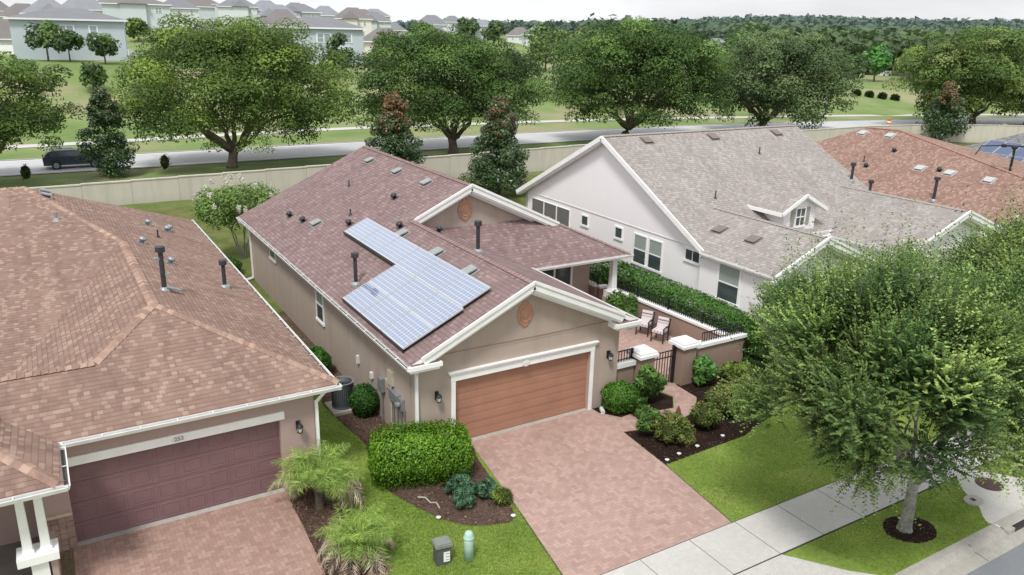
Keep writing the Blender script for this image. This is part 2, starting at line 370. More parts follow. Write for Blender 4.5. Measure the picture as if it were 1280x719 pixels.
def bush(name, loc, size, label, cat, group=None, n=1500, leaf=.05, palette=None, seed=1, squarish=2.0, mat='leaf_hedge', rz=0, kids=False, parent=None, lump=.08, core=True, asp=.5):
    """rounded or boxy shrub resting on the ground; size = full extents"""
    g = np.random.default_rng(seed); L = np.array(loc, float); r = np.array(size)/2.0
    d = sph(g, n); sup = (np.abs(d)**squarish).sum(1)**(-1/squarish); d2 = d*sup[:, None]
    ph = g.uniform(0, 6, 6)
    bump = 1+lump*(np.sin(d2[:, 0]*5+ph[0])*np.sin(d2[:, 1]*6+ph[1])+np.sin(d2[:, 2]*7+ph[2])*.7)
    p = d2*bump[:, None]*r*(.88+.14*g.uniform(size=n))[:, None]
    if lump > .12:
        k = 22; lcn = sph(g, k)*r*np.array([.72,.72,.66])*g.uniform(.5,1.15,(k,1)); li = g.integers(k, size=n); lr = r.mean()*g.uniform(.2,.42,k)
        p = lcn[li]+d*lr[li][:, None]*(.5+.6*g.uniform(size=n)**.6)[:, None]
    p[:, 2] += r[2]; keep = p[:, 2] > .02; p = p[keep]; dn = d[keep]
    c, s = math.cos(rz), math.sin(rz); Rz = np.array([[c, -s, 0], [s, c, 0], [0, 0, 1]]); p = p@Rz.T+L; dn = dn@Rz.T
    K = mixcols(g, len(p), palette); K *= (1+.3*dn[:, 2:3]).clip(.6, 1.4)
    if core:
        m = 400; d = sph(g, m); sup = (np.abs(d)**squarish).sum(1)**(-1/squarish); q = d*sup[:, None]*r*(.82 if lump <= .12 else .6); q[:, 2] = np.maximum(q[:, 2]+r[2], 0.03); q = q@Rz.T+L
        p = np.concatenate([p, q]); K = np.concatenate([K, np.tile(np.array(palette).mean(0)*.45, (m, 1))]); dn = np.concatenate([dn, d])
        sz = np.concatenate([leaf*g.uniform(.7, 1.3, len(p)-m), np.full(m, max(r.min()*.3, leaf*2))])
    else: sz = leaf*g.uniform(.7, 1.3, len(p))
    o = leafmesh(name, p, sz, K, mat, asp, dn, None, seed)
    me = o.data; me.transform(Matrix.Translation(-Vector(loc))); o.location = loc
    return tag(o, label, cat, group)

# ------------------------------------------------------------------ parts shared by houses
def fascia(mb, a, b, h=.2, t=.05, drop=0):
    """vertical board hanging below the roof edge a-b"""
    a, b = Vector(a), Vector(b); d = (b-a); hd = Vector((d.x, d.y, 0)).normalized(); n = Vector((hd.y, -hd.x, 0))*t
    z0 = Vector((0, 0, -drop+.012)); z1 = Vector((0, 0, -drop-h))
    P = [a+z0, b+z0, b+z1, a+z1]; Q = [p+n for p in P]
    mb.poly(P); mb.poly(list(reversed(Q)))
    for i in range(4):
        j = (i+1) % 4; mb.poly([P[i], P[j], Q[j], Q[i]])
def gutter(parent, a, b, name='gutter', side=1, w=.12, h=.11):
    """open trough along the eave a-b; side gives the outward direction"""
    a, b = Vector(a), Vector(b); d = (b-a).normalized(); n = Vector((d.y, -d.x, 0)).normalized()*side; mb = MB().mat('trim_dirty'); U = Vector((0, 0, 1))
    z0 = -.09-h+.08
    c = lambda off, z: (a+n*off+U*z, b+n*off+U*z)
    def strip(p, q): mb.poly([p[0], p[1], q[1], q[0]])
    strip(c(.008, -.012), c(.008, z0)); strip(c(.008, z0), c(w*.75, z0-.0)); strip(c(w*.75, z0), c(w, -.035)); strip(c(w, -.035), c(w, -.02)); strip(c(w, -.02), c(w-.02, -.02)); strip(c(w-.02, -.02), c(w*.68, z0+.02))
    mb.mat('dark'); strip(c(.01, z0+.045), c(w*.75, z0+.045)); mb.mat('trim_dirty')
    for e in (a, b):
        mb.poly([e+n*.008+U*-.012, e+n*.008+U*z0, e+n*w*.75+U*z0, e+n*w-U*.02])
    L = (b-a).length; k = max(2, int(L/.8))
    for i in range(k+1):
        p = a+d*(L*i/k); mb.beam(p+n*.0-U*.022, p+n*w-U*.022, .022, .012)
    return mb.build(name, parent)
def downspout(parent, top, foot, off, name='downspout'):
    mb = MB().mat('white'); top, foot, off = Vector(top), Vector(foot), Vector(off)
    mb.beam(top, top+Vector((0,0,-.12)), .07, .09, up=(0,1,0)); mb.beam(top+Vector((0,0,-.1)), foot+Vector((0,0,(top.z-foot.z)-.42)), .07, .08); mb.beam(foot+Vector((0,0,(top.z-foot.z)-.38)), foot+Vector((0,0,.12)), .075, .09, up=(0,1,0))
    mb.beam(foot+Vector((0,0,.14)), foot+off+Vector((0,0,.05)), .075, .08)
    return mb.build(name, parent)
def window(parent, o, u, n, w, h, sash=True, pane='glass', split=0, frame=.07, name='window'):
    """o lower-left corner on the wall, u along, n outward"""
    o, u, n = Vector(o), Vector(u), Vector(n); z = Vector((0, 0, 1))
    m3 = Matrix((u, n, z)).transposed(); fb = MB().mat('white')
    def bar(x0, x1, z0, z1, d0, d1): fb.box(o+u*(x0+x1)/2+z*(z0+z1)/2+n*(d0+d1)/2, (x1-x0, d1-d0, z1-z0), mat3=m3)
    bar(-frame, 0, -frame, h+frame, .002, .045); bar(w, w+frame, -frame, h+frame, .002, .045); bar(0, w, h, h+frame, .002, .045); bar(-.02-frame, w+frame+.02, -frame-.03, 0, .003, .07)
    if sash: bar(0, w, h*.5-.025, h*.5+.025, .002, .04)
    for i in range(split):
        x = w*(i+1)/(split+1); bar(x-.02, x+.02, 0, h, .002, .036)
    f = fb.build(name, parent)
    pb = MB().mat(pane); pb.box(o+u*w/2+z*h/2+n*.012, (w, .016, h), mat3=m3)
    if sash and pane == 'blind': pb.mat('glass'); pb.box(o+u*w/2+z*h*.25+n*.014, (w, .02, h*.5-.02), mat3=m3)
    pb.build('pane', f); return f
def plane_frame(P, n):
    n = Vector(n).normalized(); e = Vector((0,0,1)).cross(n).normalized(); v = n.cross(e); return Matrix((e, v, n)).transposed(), n
def box_vent(parent, P, n, m='vent', w=.42, name='roof_vent', k=1.0):
    m3, nn = plane_frame(P, n); P = Vector(P); mb = MB().mat(m)
    mb.box(P+nn*.008, (w*1.25, w*1.2, .012), mat3=m3); mb.mat('dark'); mb.box(P+nn*.04*k, (w*.8, w*.8, .07*k), mat3=m3); mb.mat(m)
    a = m3 @ Vector((0,1,0)); m4 = m3 @ Matrix.Rotation(R_(-5), 3, 'X'); mb.box(P+nn*.10*k, (w*1.02, w*1.0, .045*k), mat3=m4)
    return mb.build(name, parent)
def dome_vent(parent, P, n, name='exhaust_vent', m='flue'):
    m3, nn = plane_frame(P, n); P = Vector(P); mb = MB().mat(m); mb.box(P+nn*.008, (.3, .3, .012), mat3=m3)
    mb.lathe(P, [(.08, .0), (.08, .1), (.13, .11), (.13, .16), (.09, .21), (.02, .23)], 12, m3=m3); return mb.build(name, parent, True)
def stub(parent, P, h=.28, r=.03, name='vent_pipe', m='flue'):
    P = Vector(P); mb = MB().mat(m); mb.lathe(P, [(r*2.8, -.03), (r*1.3, .08), (r, .09), (r, h)], 10); return mb.build(name, parent)
def flue(parent, P, h, r=.065, name='flue', brace=False):
    P = Vector(P); mb = MB().mat('galv'); mb.lathe(P, [(.19, -.06), (.17, .03), (r*1.3, .1)], 14)
    mb.mat('flue'); mb.lathe(P, [(r, .05), (r, h-.17)], 14); mb.lathe(P+Vector((0,0,h-.18)), [(r*1.1, 0), (r*1.95, .02), (r*1.95, .17), (r*1.6, .19), (.02, .2)], 14)
    if brace:
        mb.mat('galv'); mb.box(P+Vector((.25, -.02, .02)), (.42, .2, .03), mat3=Matrix.Rotation(R_(22), 3, 'Y')); mb.box(P+Vector((-.12, 0, h*.72)), (.14, .12, .09)); mb.box(P+Vector((.1,0,h*.35)), (.14, .1, .05))
    return mb.build(name, parent)
def ridge_caps(parent, pts, m, w=.3, name='ridge_cap', step=.19):
    mb = MB().mat(m)
    for a, b in zip(pts[:-1], pts[1:]):
        a, b = Vector(a), Vector(b); L = (b-a).length; d = (b-a).normalized(); s = d.cross(Vector((0,0,1))).normalized(); k = int(L/step)
        for i in range(k):
            if m == 'cap_n': mb.mat(('cap_n','cap_n2','cap_n3','cap_n','cap_n2')[(i*7+i//3) % 5])
            p = a+d*(L*i/k); q = a+d*(L*(i+1.25)/k) if i < k-1 else b; dr = w*.36*.5
            h0, h1 = .045, .018
            P = [p+s*w/2-Vector((0,0,dr-h0+.01)), p+Vector((0,0,h0)), p-s*w/2-Vector((0,0,dr-h0+.01))]
            Q = [q+s*w/2-Vector((0,0,dr-h1+.01)), q+Vector((0,0,h1)), q-s*w/2-Vector((0,0,dr-h1+.01))]
            mb.poly([P[0], P[1], Q[1], Q[0]]); mb.poly([P[1], P[2], Q[2], Q[1]])
            mb.poly([P[0]-Vector((0,0,.03)), P[2]-Vector((0,0,.03)), P[2], P[1], P[0]])
    return mb.build(name, parent)
def lantern(parent, P, n=(0,-1,0)):
    P = Vector(P); mb = MB().mat('black'); y = Vector(n)
    mb.box(P+y*.015, (.11, .03, .26)); mb.tube([P+y*.03+Vector((0,0,.1)), P+y*.12+Vector((0,0,.16)), P+y*.16+Vector((0,0,.08))], .016, 6)
    mb.lathe(P+y*.16+Vector((0,0,-.14)), [(.04, -.03), (.075, 0), (.075, .012), (.02, .013)], 8); mb.lathe(P+y*.16, [(.09, .0), (.1, .02), (.05, .09), (.015, .11)], 8)
    for k in range(4):
        t = math.pi/4+k*math.pi/2; q = P+y*.16+Vector((math.cos(t)*.07, math.sin(t)*.07, -.13)); mb.beam(q, q+Vector((math.cos(t)*.02, math.sin(t)*.02, .14)), .01, .01)
    o = mb.build('wall_lantern', parent); g = MB().mat(M['lampglass']); g.lathe(P+y*.16+Vector((0,0,-.125)), [(.055, 0), (.075, .125)], 8); g.build('lamp_glass', o); return o
M['lampglass'] = simple('seeded_glass', (.55, .57, .57, 1), .2, .1, 10, spec=.7)
def medallion(parent, P, R0=.33):
    P = Vector(P); mb = MB().mat('terra'); m3 = Matrix.Rotation(R_(90), 3, 'X'); n = 40; i0 = len(mb.v)
    prof = [(1.0, .0), (1.0, .03), (.86, .05), (.74, .045), (.66, .075), (.5, .06), (.3, .085), (.02, .095)]
    for r, z in prof:
        for k in range(n):
            t = 2*math.pi*k/n; sc = 1+.035*math.cos(8*t)*(r > .6)+(.14 if abs(math.sin(t)) > .95 and r > .8 else 0)
            mb.v.append(tuple(P+m3 @ Vector((r*R0*.86*sc*math.cos(t), r*R0*1.1*sc*math.sin(t), z))))
    for k in range(len(prof)-1):
        for q in range(n):
            a = i0+k*n+q; b = i0+k*n+(q+1) % n; mb.f.append((a, b, b+n, a+n)); mb.mi.append(mb.cur)
    mb.f.append(tuple(i0+(len(prof)-1)*n+q for q in range(n))); mb.mi.append(mb.cur)
    return mb.build('medallion', parent)
def railing(parent, a, b, z0, h, name='railing', step=.115, posts=True):
    a, b = Vector((a[0], a[1], z0)), Vector((b[0], b[1], z0)); mb = MB().mat('black'); U = Vector((0,0,1)); L = (b-a).length; d = (b-a).normalized()
    mb.beam(a+U*h, b+U*h, .035, .035); mb.beam(a+U*.07, b+U*.07, .03, .03)
    k = max(1, int(L/step))
    for i in range(k+1):
        p = a+d*L*i/k; mb.beam(p, p+U*h, .022, .022)
    if posts:
        m = max(1, round(L/1.9))
        for i in range(m+1):
            p = a+d*L*i/m; mb.beam(p-U*.02, p+U*(h+.06), .055, .055)
    return mb.build(name, parent)
exec_after = []

# ================================================================== MAIN HOUSE
H = empty('house', (0, 0, 0), 'taupe stucco bungalow with mauve shingle roof, solar panels and tan garage door', 'house')
EV, s, OV = 3.07, .4698, .39
XA, ZA = 3.55, 3.07+.4698*3.94
XR, Y1, L = 6.05, 8.13, 19.22
ZR = EV+s*(XR+OV); WR = 12.45; RE = 12.75
def zl(x): return EV+s*(x+OV)
def zr(x): return ZR-s*(x-XR)
sR = (ZA-EV)/(7.61-XA)
mb = MB().mat('stucco_main')
G0, G1, GH = 1.22, 6.10, 2.13
t = .2
# front wall with the garage opening
def wallface(pts, depth=t):
    a = [Vector(p) for p in pts]; b = [p+Vector((0, depth, 0)) for p in a]; mb.poly(a); mb.poly(list(reversed(b)))
    for i in range(len(a)):
        j = (i+1) % len(a); mb.poly([a[j], a[i], b[i], b[j]])
wallface([(0,0,0), (G0,0,0), (G0,0,GH), (0,0,GH)]); wallface([(G1,0,0), (7.22,0,0), (7.22,0,GH), (G1,0,GH)])
wallface([(0,0,GH), (7.22,0,GH), (7.22,0,2.95), (0,0,2.95)]); wallface([(0,-.012,2.93), (7.22,-.012,2.93), (7.22,-.012,3.05), (XA,-.012,ZA-.17), (0,-.012,3.05)], .19)
mb.bx(0, .2, .2, L, 0, 2.98); mb.bx(7.02, 7.22, .2, 8.5, 0, 2.95)
mb.bx(7.22, WR-.15, 8.5, 8.7, 0, 2.95); mb.bx(WR-.35, WR-.15, 8.7, L, 0, 2.95); mb.bx(.2, WR-.35, L-.2, L, 0, 2.98)
# back wing gable faces
wallface([(3.4, 8.5, 2.9), (11.3, 8.5, 2.9), (11.3, 8.5, zr(11.3)-.17), (XR, 8.5, ZR-.17), (3.4, 8.5, zl(3.4)-.17)])
mb.poly([(0, L, 2.9), (XR, L, ZR-.15), (12.1, L, 2.9)])
# electrical chase on the left wall
mb.bx(-.03, 0, .42, .47, 0, 2.93)
mb.build('walls', H)
# control joint line in front gable, a thin strip of brown stucco
mb = MB().mat('stucco_patio'); mb.bx(.3, 6.9, -.03, -.0125, 3.02, 3.045); mb.build('band_joint', H)
# roof
mb = MB(); T_, S_ = 'roof_main', 'white'
def left(pts): return [(x, y, zl(x)) for x, y in pts]
mb.slab(left([(-OV, -.44), (XA, -.44), (XA, Y1), (XR, Y1), (XR, L+.44), (-OV, L+.44)]), .14, T_, S_)
mb.slab([(XA, -.44, ZA), (7.61, -.44, EV), (7.61, 9, EV), (XA, 9, ZA)], .14, T_, S_)
mb.slab([(XR, Y1, ZR), (10.2, Y1, zr(10.2)), (RE, 6.25, zr(RE)), (RE, L+.44, zr(RE)), (XR, L+.44, ZR)], .14, T_, S_)
PZ = zr(RE); PS = (zr(10.2)-PZ)/(8.13-6.25)
mb.slab([(7.6, 6.25, PZ), (RE, 6.25, PZ), (10.2, 8.13, zr(10.2)), (10.0, 8.5, PZ+PS*2.25), (4.6, 8.5, PZ+PS*2.25), (5.6, 7.9, PZ+PS*1.65)], .12, T_, S_)
roof = mb.build('roof', H)
ridge_caps(roof, [(XA, -.42, ZA), (XA, Y1, ZA)], 'cap_main', .26); ridge_caps(roof, [(XR, Y1, ZR), (XR, L+.4, ZR)], 'cap_main', .26); ridge_caps(roof, [(10.2, Y1, zr(10.2)), (RE, 6.25, PZ)], 'cap_main', .24)
# rake boards with stepped moulding
mb = MB().mat('white')
def rake(mb, a, b, y):
    a = Vector((a[0], y, a[1])); b = Vector((b[0], y, b[1]))
    if a.x > b.x: a, b = b, a
    mb.beam(a+Vector((0,-.03,-.10)), b+Vector((0,-.03,-.10)), .06, .24, up=(0,0,1)); mb.beam(a+Vector((0,-.075,.02)), b+Vector((0,-.075,.02)), .05, .09)
    mb.beam(a+Vector((0,.13,-.25)), b+Vector((0,.13,-.25)), .26, .12)
    mb.beam(a+Vector((0,.32,-.36)), b+Vector((0,.32,-.36)), .1, .12)
for ra, rb, ry_ in (((.0, zl(.0)), (XA, ZA), -.45), ((XA, ZA), (6.95, EV+(7.61-6.95)*sR), -.45), ((XA+.1, ZA+.05), (XR, ZR), 8.08), ((XR, ZR), (10.2, zr(10.2)), 8.08)):
    mb = MB().mat('white'); rake(mb, ra, rb, ry_); mb.build('rake_trim', H)
# eave returns
for x0, x1, nm in ((-OV, .5, 1), (6.72, 7.61, 2)):
    mb = MB().mat('white'); mb.bx(x0, x1, -.5, -.0, 2.86, 3.0); mb.bx(x0-.06, x1+.06, -.56, -.44, 2.95, 3.07)
    mb.mat('roof_main'); a = x0+(.45 if nm == 2 else 0)
    if nm == 1: mb.poly([(x0, -.5, 3.075), (x1, -.5, 3.075), (x1-.05, -.02, 3.3), (x0+.45, -.02, 3.3)])
    else: mb.poly([(x0, -.5, 3.075), (x1, -.5, 3.075), (x1-.45, -.02, 3.3), (x0+.05, -.02, 3.3)])
    mb.mat('white'); mb.bx(x0, x1, -.46, -.02, 3.0, 3.06); mb.build('eave_return', H)
gutter(H, (-OV, -.5, EV), (-OV, L+.4, EV), side=-1); gutter(H, (7.61, 6.1, EV), (7.61, -.5, EV), side=-1)
gutter(H, (7.62, 6.25, PZ), (RE+.05, 6.25, PZ), side=1); gutter(H, (RE, 6.25, PZ), (RE, L, PZ), side=1)
downspout(H, (-.06, -.3, 3.0), (-.02, -.05, 0), (0, -.3, 0)); downspout(H, (-.45, L+.1, 3.0), (-.05, L-.15, 0), (-.35, 0, 0))
mb = MB().mat('white'); mb.bx(-OV, 0, -.4, L+.3, 2.88, 2.9); mb.bx(7.22, 7.6, -.4, 8.4, 2.88, 2.9); mb.bx(-.1, .02, -.06, .04, 0, 2.9) if False else None; mb.build('soffit', H)
# garage door
mb = MB().mat('gdoor')
nsec = 4
for i in range(nsec):
    z0 = .01+i*GH/nsec; z1 = z0+GH/nsec-.012
    mb.bx(G0, G1, .15, .19, z0, z1)
    for k in range(2):
        zz = z0+(k+.12)*(z1-z0)/2; mb.bx(G0+.03, G1-.03, .143, .152, zz+.02, zz+(z1-z0)/2*.78)
mb.mat('curbm'); mb.bx(G0, G1, -.02, .2, 0, .018)
mb.build('garage_door', H)
mb = MB().mat('white')
mb.bx(G0-.13, G0+.006, -.035, -.002, 0, GH-.004); mb.bx(G1-.006, G1+.13, -.035, -.002, 0, GH-.004); mb.bx(G0-.14, G1+.14, -.04, -.003, GH-.004, GH+.2); mb.bx(G0-.2, G1+.2, -.075, -.0, GH+.2, GH+.27); mb.bx(G0-.24, G1+.24, -.11, -.0, GH+.27, GH+.31)
mb.build('garage_trim', H)
mb = MB().mat('trim_dirty'); mb.lathe((3.62, -.05, GH+.1), [(.13, 0), (.12, .02), (.02, .03)], 16, m3=Matrix.Rotation(R_(90), 3, 'X')); mb.build('number_plaque', H)
lantern(H, (.62, 0, 1.8)); lantern(H, (6.8, 0, 1.86))
medallion(H, (XA, -.005, 3.8)); medallion(H, (5.98, 8.49, 5.05), .36)
window(H, (0, 9.0, 1.35), (0,-1,0), (-1,0,0), .75, 1.25, pane='blind'); window(H, (0, 15.5, 2.1), (0,-1,0), (-1,0,0), .8, .55, sash=False)
window(H, (8.1, 8.5, 1.0), (1,0,0), (0,-1,0), .9, 1.5, pane='blind'); 
mb = MB().mat('white'); mb.bx(9.4, 9.5, 8.4, 8.5, 0, 2.15); mb.bx(11.2, 11.3, 8.4, 8.5, 0, 2.15); mb.bx(9.4, 11.3, 8.4, 8.5, 2.15, 2.25); mb.bx(10.3, 10.4, 8.42, 8.5, 0, 2.15); f = mb.build('patio_door', H)
mb = MB().mat('glass'); mb.bx(9.5, 10.3, 8.45, 8.49, .05, 2.15); mb.bx(10.4, 11.2, 8.45, 8.49, .05, 2.15); mb.build('pane', f)
# porch column
mb = MB().mat('white'); c = (12.2, 6.7)
mb.box((c[0], c[1], .62), (.52, .52, .86)) if False else None
mb.bx(c[0]-.26, c[0]+.26, c[1]-.26, c[1]+.26, 1.0, 1.28); mb.lathe((c[0], c[1], 1.28), [(.235, 0), (.225, .06), (.19, .12), (.15, 1.3), (.18, 1.34), (.18, 1.38)], 4, m3=Matrix.Rotation(R_(45), 3, 'Z')); mb.bx(c[0]-.2, c[0]+.2, c[1]-.2, c[1]+.2, 2.64, 2.74)
mb.bx(7.3, 12.5, 6.5, 6.85, 2.72, 2.86); mb.bx(12.1, 12.4, 6.85, 8.5, 2.72, 2.86); mb.mat('stucco_main'); mb.bx(c[0]-.3, c[0]+.3, c[1]-.3, c[1]+.3, 0, 1.0); mb.build('porch_column', H)
# utilities on left wall
mb = MB().mat('galv'); mb.bx(-.16, -.002, 2.35, 2.62, 1.05, 1.5); mb.tube([(-.08, 2.48, 1.05), (-.08, 2.48, 0)], .025, 6); mb.build('utility_box', H)
mb = MB().mat(simple('beige_metal', (.5, .44, .36, 1), .5)); mb.bx(-.1, -.002, 1.62, 1.95, 1.55, 2.0); mb.bx(-.07, -.002, 1.9, 2.2, 1.35, 1.6); mb.tube([(-.05, 1.78, 1.55), (-.05, 1.78, .1)], .03, 6); mb.build('breaker_box', H)
mb = MB().mat('galv'); mb.bx(-.15, -.002, 1.15, 1.75, 1.15, 1.45); mb.bx(-.12, -.002, .85, 1.12, 1.05, 1.42); mb.lathe((-.16, .98, 1.25), [(.09, -.02), (.09, .09), (.05, .11)], 14, m3=Matrix.Rotation(R_(-90), 3, 'Y')); 
for y in (.78, 1.0, 1.3, 1.6): mb.tube([(-.06, y, 1.15), (-.06, y, .0)], .022, 6)
mb.build('electric_meter', H)
mb = MB().mat('ventwhite'); mb.bx(-.09, -.002, 3.35, 3.5, 1.1, 1.3); mb.build('junction_box', H); mb = MB().mat('ventwhite'); mb.bx(-.09, -.002, 4.6, 4.72, 1.15, 1.42); mb.build('junction_box', H)
# roof fittings
nL = (-s, 0, 1)
for x, y in ((5.32, 17.0), (5.33, 13.7), (5.34, 10.7), (1.42, 13.2), (2.87, 7.5), (2.87, 4.6), (2.87, 2.2)): box_vent(H, (x, y, zl(x)), nL)
for x, y in ((4.1, 11.1), (1.05, 15.8), (1.2, 14.3), (2.15, 11.15), (3.1, 8.2)): dome_vent(H, (x, y, zl(x)), nL)
dome_vent(H, (3.7, 6.2, ZA-.02), (.45, 0, 1))
for x, y in ((2.5, 12.0), (3.65, 15.3)): stub(H, (x, y, zl(x)))
flue(H, (.46, 5.95, zl(.46)), 1.12); flue(H, (3.85, 3.5, ZA-.1), 1.05)
# solar panels
def solar_mat():
    m, nt, b = new_mat('solar_cells'); N = NT(nt); uv = N.n('ShaderNodeUVMap', uv_map='UVMap').outputs[0]
    sp = N.n('ShaderNodeSeparateXYZ'); N.set(sp.inputs[0], uv)
    fx = N.math('FRACT', N.math('DIVIDE', sp.outputs[0], .162)); fy = N.math('FRACT', N.math('DIVIDE', sp.outputs[1], .162))
    e = N.math('MINIMUM', N.math('MINIMUM', fx, N.math('SUBTRACT', 1.0, fx)), N.math('MINIMUM', fy, N.math('SUBTRACT', 1.0, fy)))
    bus = N.math('ABSOLUTE', N.math('SUBTRACT', N.math('FRACT', N.math('MULTIPLY', fy, 3.0)), .5))
    cell = N.mix(N.math('MULTIPLY', N.noise(uv, 3, 3), .6), lin(108, 124, 158), lin(134, 148, 176))
    col = N.mix(N.ramp(e, [(.02, (1,1,1,1)), (.07, (0,0,0,1))]), cell, lin(204, 208, 216))
    col = N.mix(N.math('MULTIPLY', N.ramp(bus, [(.02, (1,1,1,1)), (.06, (0,0,0,1))]), .35), col, lin(190, 198, 208))
    N.set(b.inputs['Base Color'], col); b.inputs['Roughness'].default_value = .14; b.inputs['Specular IOR Level'].default_value = 1.0
    b.inputs['Coat Weight'].default_value = 1.0; b.inputs['Coat Roughness'].default_value = .06; b.inputs['Coat IOR'].default_value = 2.2
    return m
M['solar'] = solar_mat(); M['alu'] = simple('aluminium_frame', (.6, .62, .64, 1), .35, .05, 4, metal=.4)
m3, nn = plane_frame((0, 0, 0), nL); uL = m3 @ Vector((0, 1, 0))
cs = math.cos(math.atan(s))
def panel(parent, x, y, w=1.64, h=1.06, z=None, frame3=m3, nv=nn, label=None, mats=('alu', 'solar')):
    P = Vector((x, y, zl(x) if z is None else z)); c = P+frame3 @ Vector((0, 1, 0))*h/2+nv*.14
    mb = MB().mat('black'); mb.box(c-nv*.03, (w*.985, h*.985, .04), mat3=frame3); mb.mat(mats[0])
    for q, sz in ((Vector((w/2-.012, 0, 0)), (.024, h, .045)), (Vector((-w/2+.012, 0, 0)), (.024, h, .045)), (Vector((0, h/2-.012, 0)), (w-.05, .024, .045)), (Vector((0, -h/2+.012, 0)), (w-.05, .024, .045))): mb.box(c+frame3 @ q, sz, mat3=frame3)
    mb.mat('black')
    for q in (-w*.3, w*.3): mb.box(c+frame3 @ Vector((q, 0, 0))-nv*.09, (.05, h*.96, .07), mat3=frame3)
    o = mb.build('solar_panel', parent)
    pb = MB().mat(mats[1]); pb.box(c+nv*.006, (w-.05, h-.05, .02), mat3=frame3); p = pb.build('cell_sheet', o)
    # per panel cell grid starts at panel edge
    me = p.data; uv = me.uv_layers[0].data; o2 = c+nv*.006-world_loc(parent); e = frame3 @ Vector((1, 0, 0)); v = frame3 @ Vector((0, 1, 0))
    for lp in me.loops:
        d = me.vertices[lp.vertex_index].co-o2; uv[lp.index].uv = (d.dot(e)+.81, d.dot(v)+.486)
    return o
for i in range(6): panel(H, 1.72, 1.26+i*1.665)
for r_, x0 in enumerate((.75, -.2)):
    for i in range(3): panel(H, x0, 1.12+i*1.665)
# black skirt along panel lower edge
mb = MB().mat('black')
for x0, y0, y1 in ((-.2, .29, 5.28), (1.7, 5.3, 10.42)):
    P = Vector((x0, y0, zl(x0)))+nn*.09; Q = Vector((x0, y1, zl(x0)))+nn*.09; mb.beam(P-uL*.03, Q-uL*.03, .03, .14, up=tuple(nn))
mb.build('panel_skirt', H)

# ================================================================== NEIGHBOUR HOUSE (left)
K = empty('house', (-9, 8, 0), 'rosy stucco house with tan brown hip roof and plum garage door numbered 253', 'house')
z0, sn = 2.92, .45; XE = -2.4; YF = -.3
xa, za = -6.15, 2.92+.45*3.75; ya = 3.45; yv = 10.7
P_ = (-8.85, 15.8, 2.92+.45*6.45)
mb = MB()
NT_, NS_ = 'roof_n', 'white'
mb.slab([(XE, YF, z0), (XE, 20.6, z0), P_, (xa, yv, za), (xa, ya, za)], .14, NT_, NS_)         # right plane
rz = 3.85; rx, ry = -7.80, YF+(rz-z0)/sn
mb.slab([(-12.5, ry, rz), (-12.5, YF, z0), (XE, YF, z0), (xa, ya, za), (rx, ry, rz)], .14, NT_, NS_)   # front plane
bs = (P_[2]-za)/(P_[1]-yv); xl = -9.72; zl_ = za-sn*(xa-xl); yl = yv-(za-zl_)/bs
mb.slab([(xa, ya, za), (xa, yv, za), (xl, yl, zl_), (xl, ry+.35, zl_), (-8.9, ry+.9, za-sn*(xa+8.9)), (rx, ry, rz)], .12, NT_, NS_)  # left plane of wing
mb.slab([P_, (-22, 15.8, P_[2]), (-22, yl, zl_), (xl, yl, zl_), (xa, yv, za)], .12, NT_, NS_)        # main front plane
mb.slab([(-22, 15.8, P_[2]), P_, (XE, 20.6, z0), (-22, 20.6, z0)], .12, NT_, NS_)
mb.slab([(-12.5, ry, rz), (rx, ry, rz), (-9.5, ry+1.7, rz-.75), (-12.5, ry+1.7, rz-.75)], .1, NT_, NS_)
# entry portico hip
mb.slab([(-8.78, YF+.02, z0-.01), (-8.78, -2.15, z0-.06), (-9.85, -1.05, z0+.42), (-9.9, YF+.9, z0+.45)], .12, NT_, NS_)
mb.slab([(-12.5, -2.15, z0-.06), (-8.78, -2.15, z0-.06), (-9.85, -1.05, z0+.42), (-12.5, -1.05, z0+.42)], .12, NT_, NS_)
mb.slab([(-12.5, -1.05, z0+.42), (-9.85, -1.05, z0+.42), (-9.9, 1.0, z0+.62), (-12.5, 1.0, z0+.62)], .12, NT_, NS_)
rn = mb.build('roof', K)
ridge_caps(rn, [P_, (xa, yv, za), (xa, ya, za), (XE+.1, YF+.1, z0+.03)], 'cap_n', .27, step=.16); ridge_caps(rn, [(xa, ya, za), (rx, ry, rz), (-12.4, ry, rz)], 'cap_n', .27, step=.16)
ridge_caps(rn, [(-9.85, -1.05, z0+.42), (-8.85, -2.08, z0-.03)], 'cap_n', .3, step=.2); ridge_caps(rn, [P_, (-22, 15.8, P_[2])], 'cap_n', .3)
mb = MB().mat('stucco_n'); D0, D1 = -8.76, -3.86
def wf(x0, x1, za_, zb, y=.0, d=.2): mb.bx(x0, x1, y, y+d, za_, zb)
wf(-2.95-.0, D1, 0, 2.35); wf(-9.4, D0, 0, 2.35); wf(-9.4, -2.95, 2.351, 2.86); mb.bx(-3.15, -2.95, .2, 20.2, 0, 2.85)
mb.bx(-9.4, -9.2, .2, 4.0, 0, 2.85); mb.bx(-21, -9.4, 4.0, 4.2, 0, 2.85); mb.bx(-20, -3.15, 20.0, 20.2, 0, 2.85)
mb.bx(-13.5, -9.4, .8, 1.0, 0, 2.8); mb.bx(-13.5, -13.3, -2.0, .8, 0, 2.8); mb.build('walls', K)
mb = MB().mat(simple('porch_slab', lin(120,114,110), .8, .15, 2)); mb.bx(-13.3, -9.28, -2.2, .8, 0, .06); mb.build('porch_floor', K)  # slab colour darkened to stand for the shade under the portico
mb = MB().mat('flue'); mb.bx(-11.6, -10.5, .74, .799, .06, 2.2); mb.build('front_door', K)
mb = MB().mat('white'); mb.bx(-9.4, XE, -.28, 0, 2.77, 2.79); mb.bx(-2.95, XE, 0, 20.4, 2.77, 2.79); mb.bx(-12.5, -8.8, -2.1, -.3, 2.72, 2.74); mb.build('soffit', K)
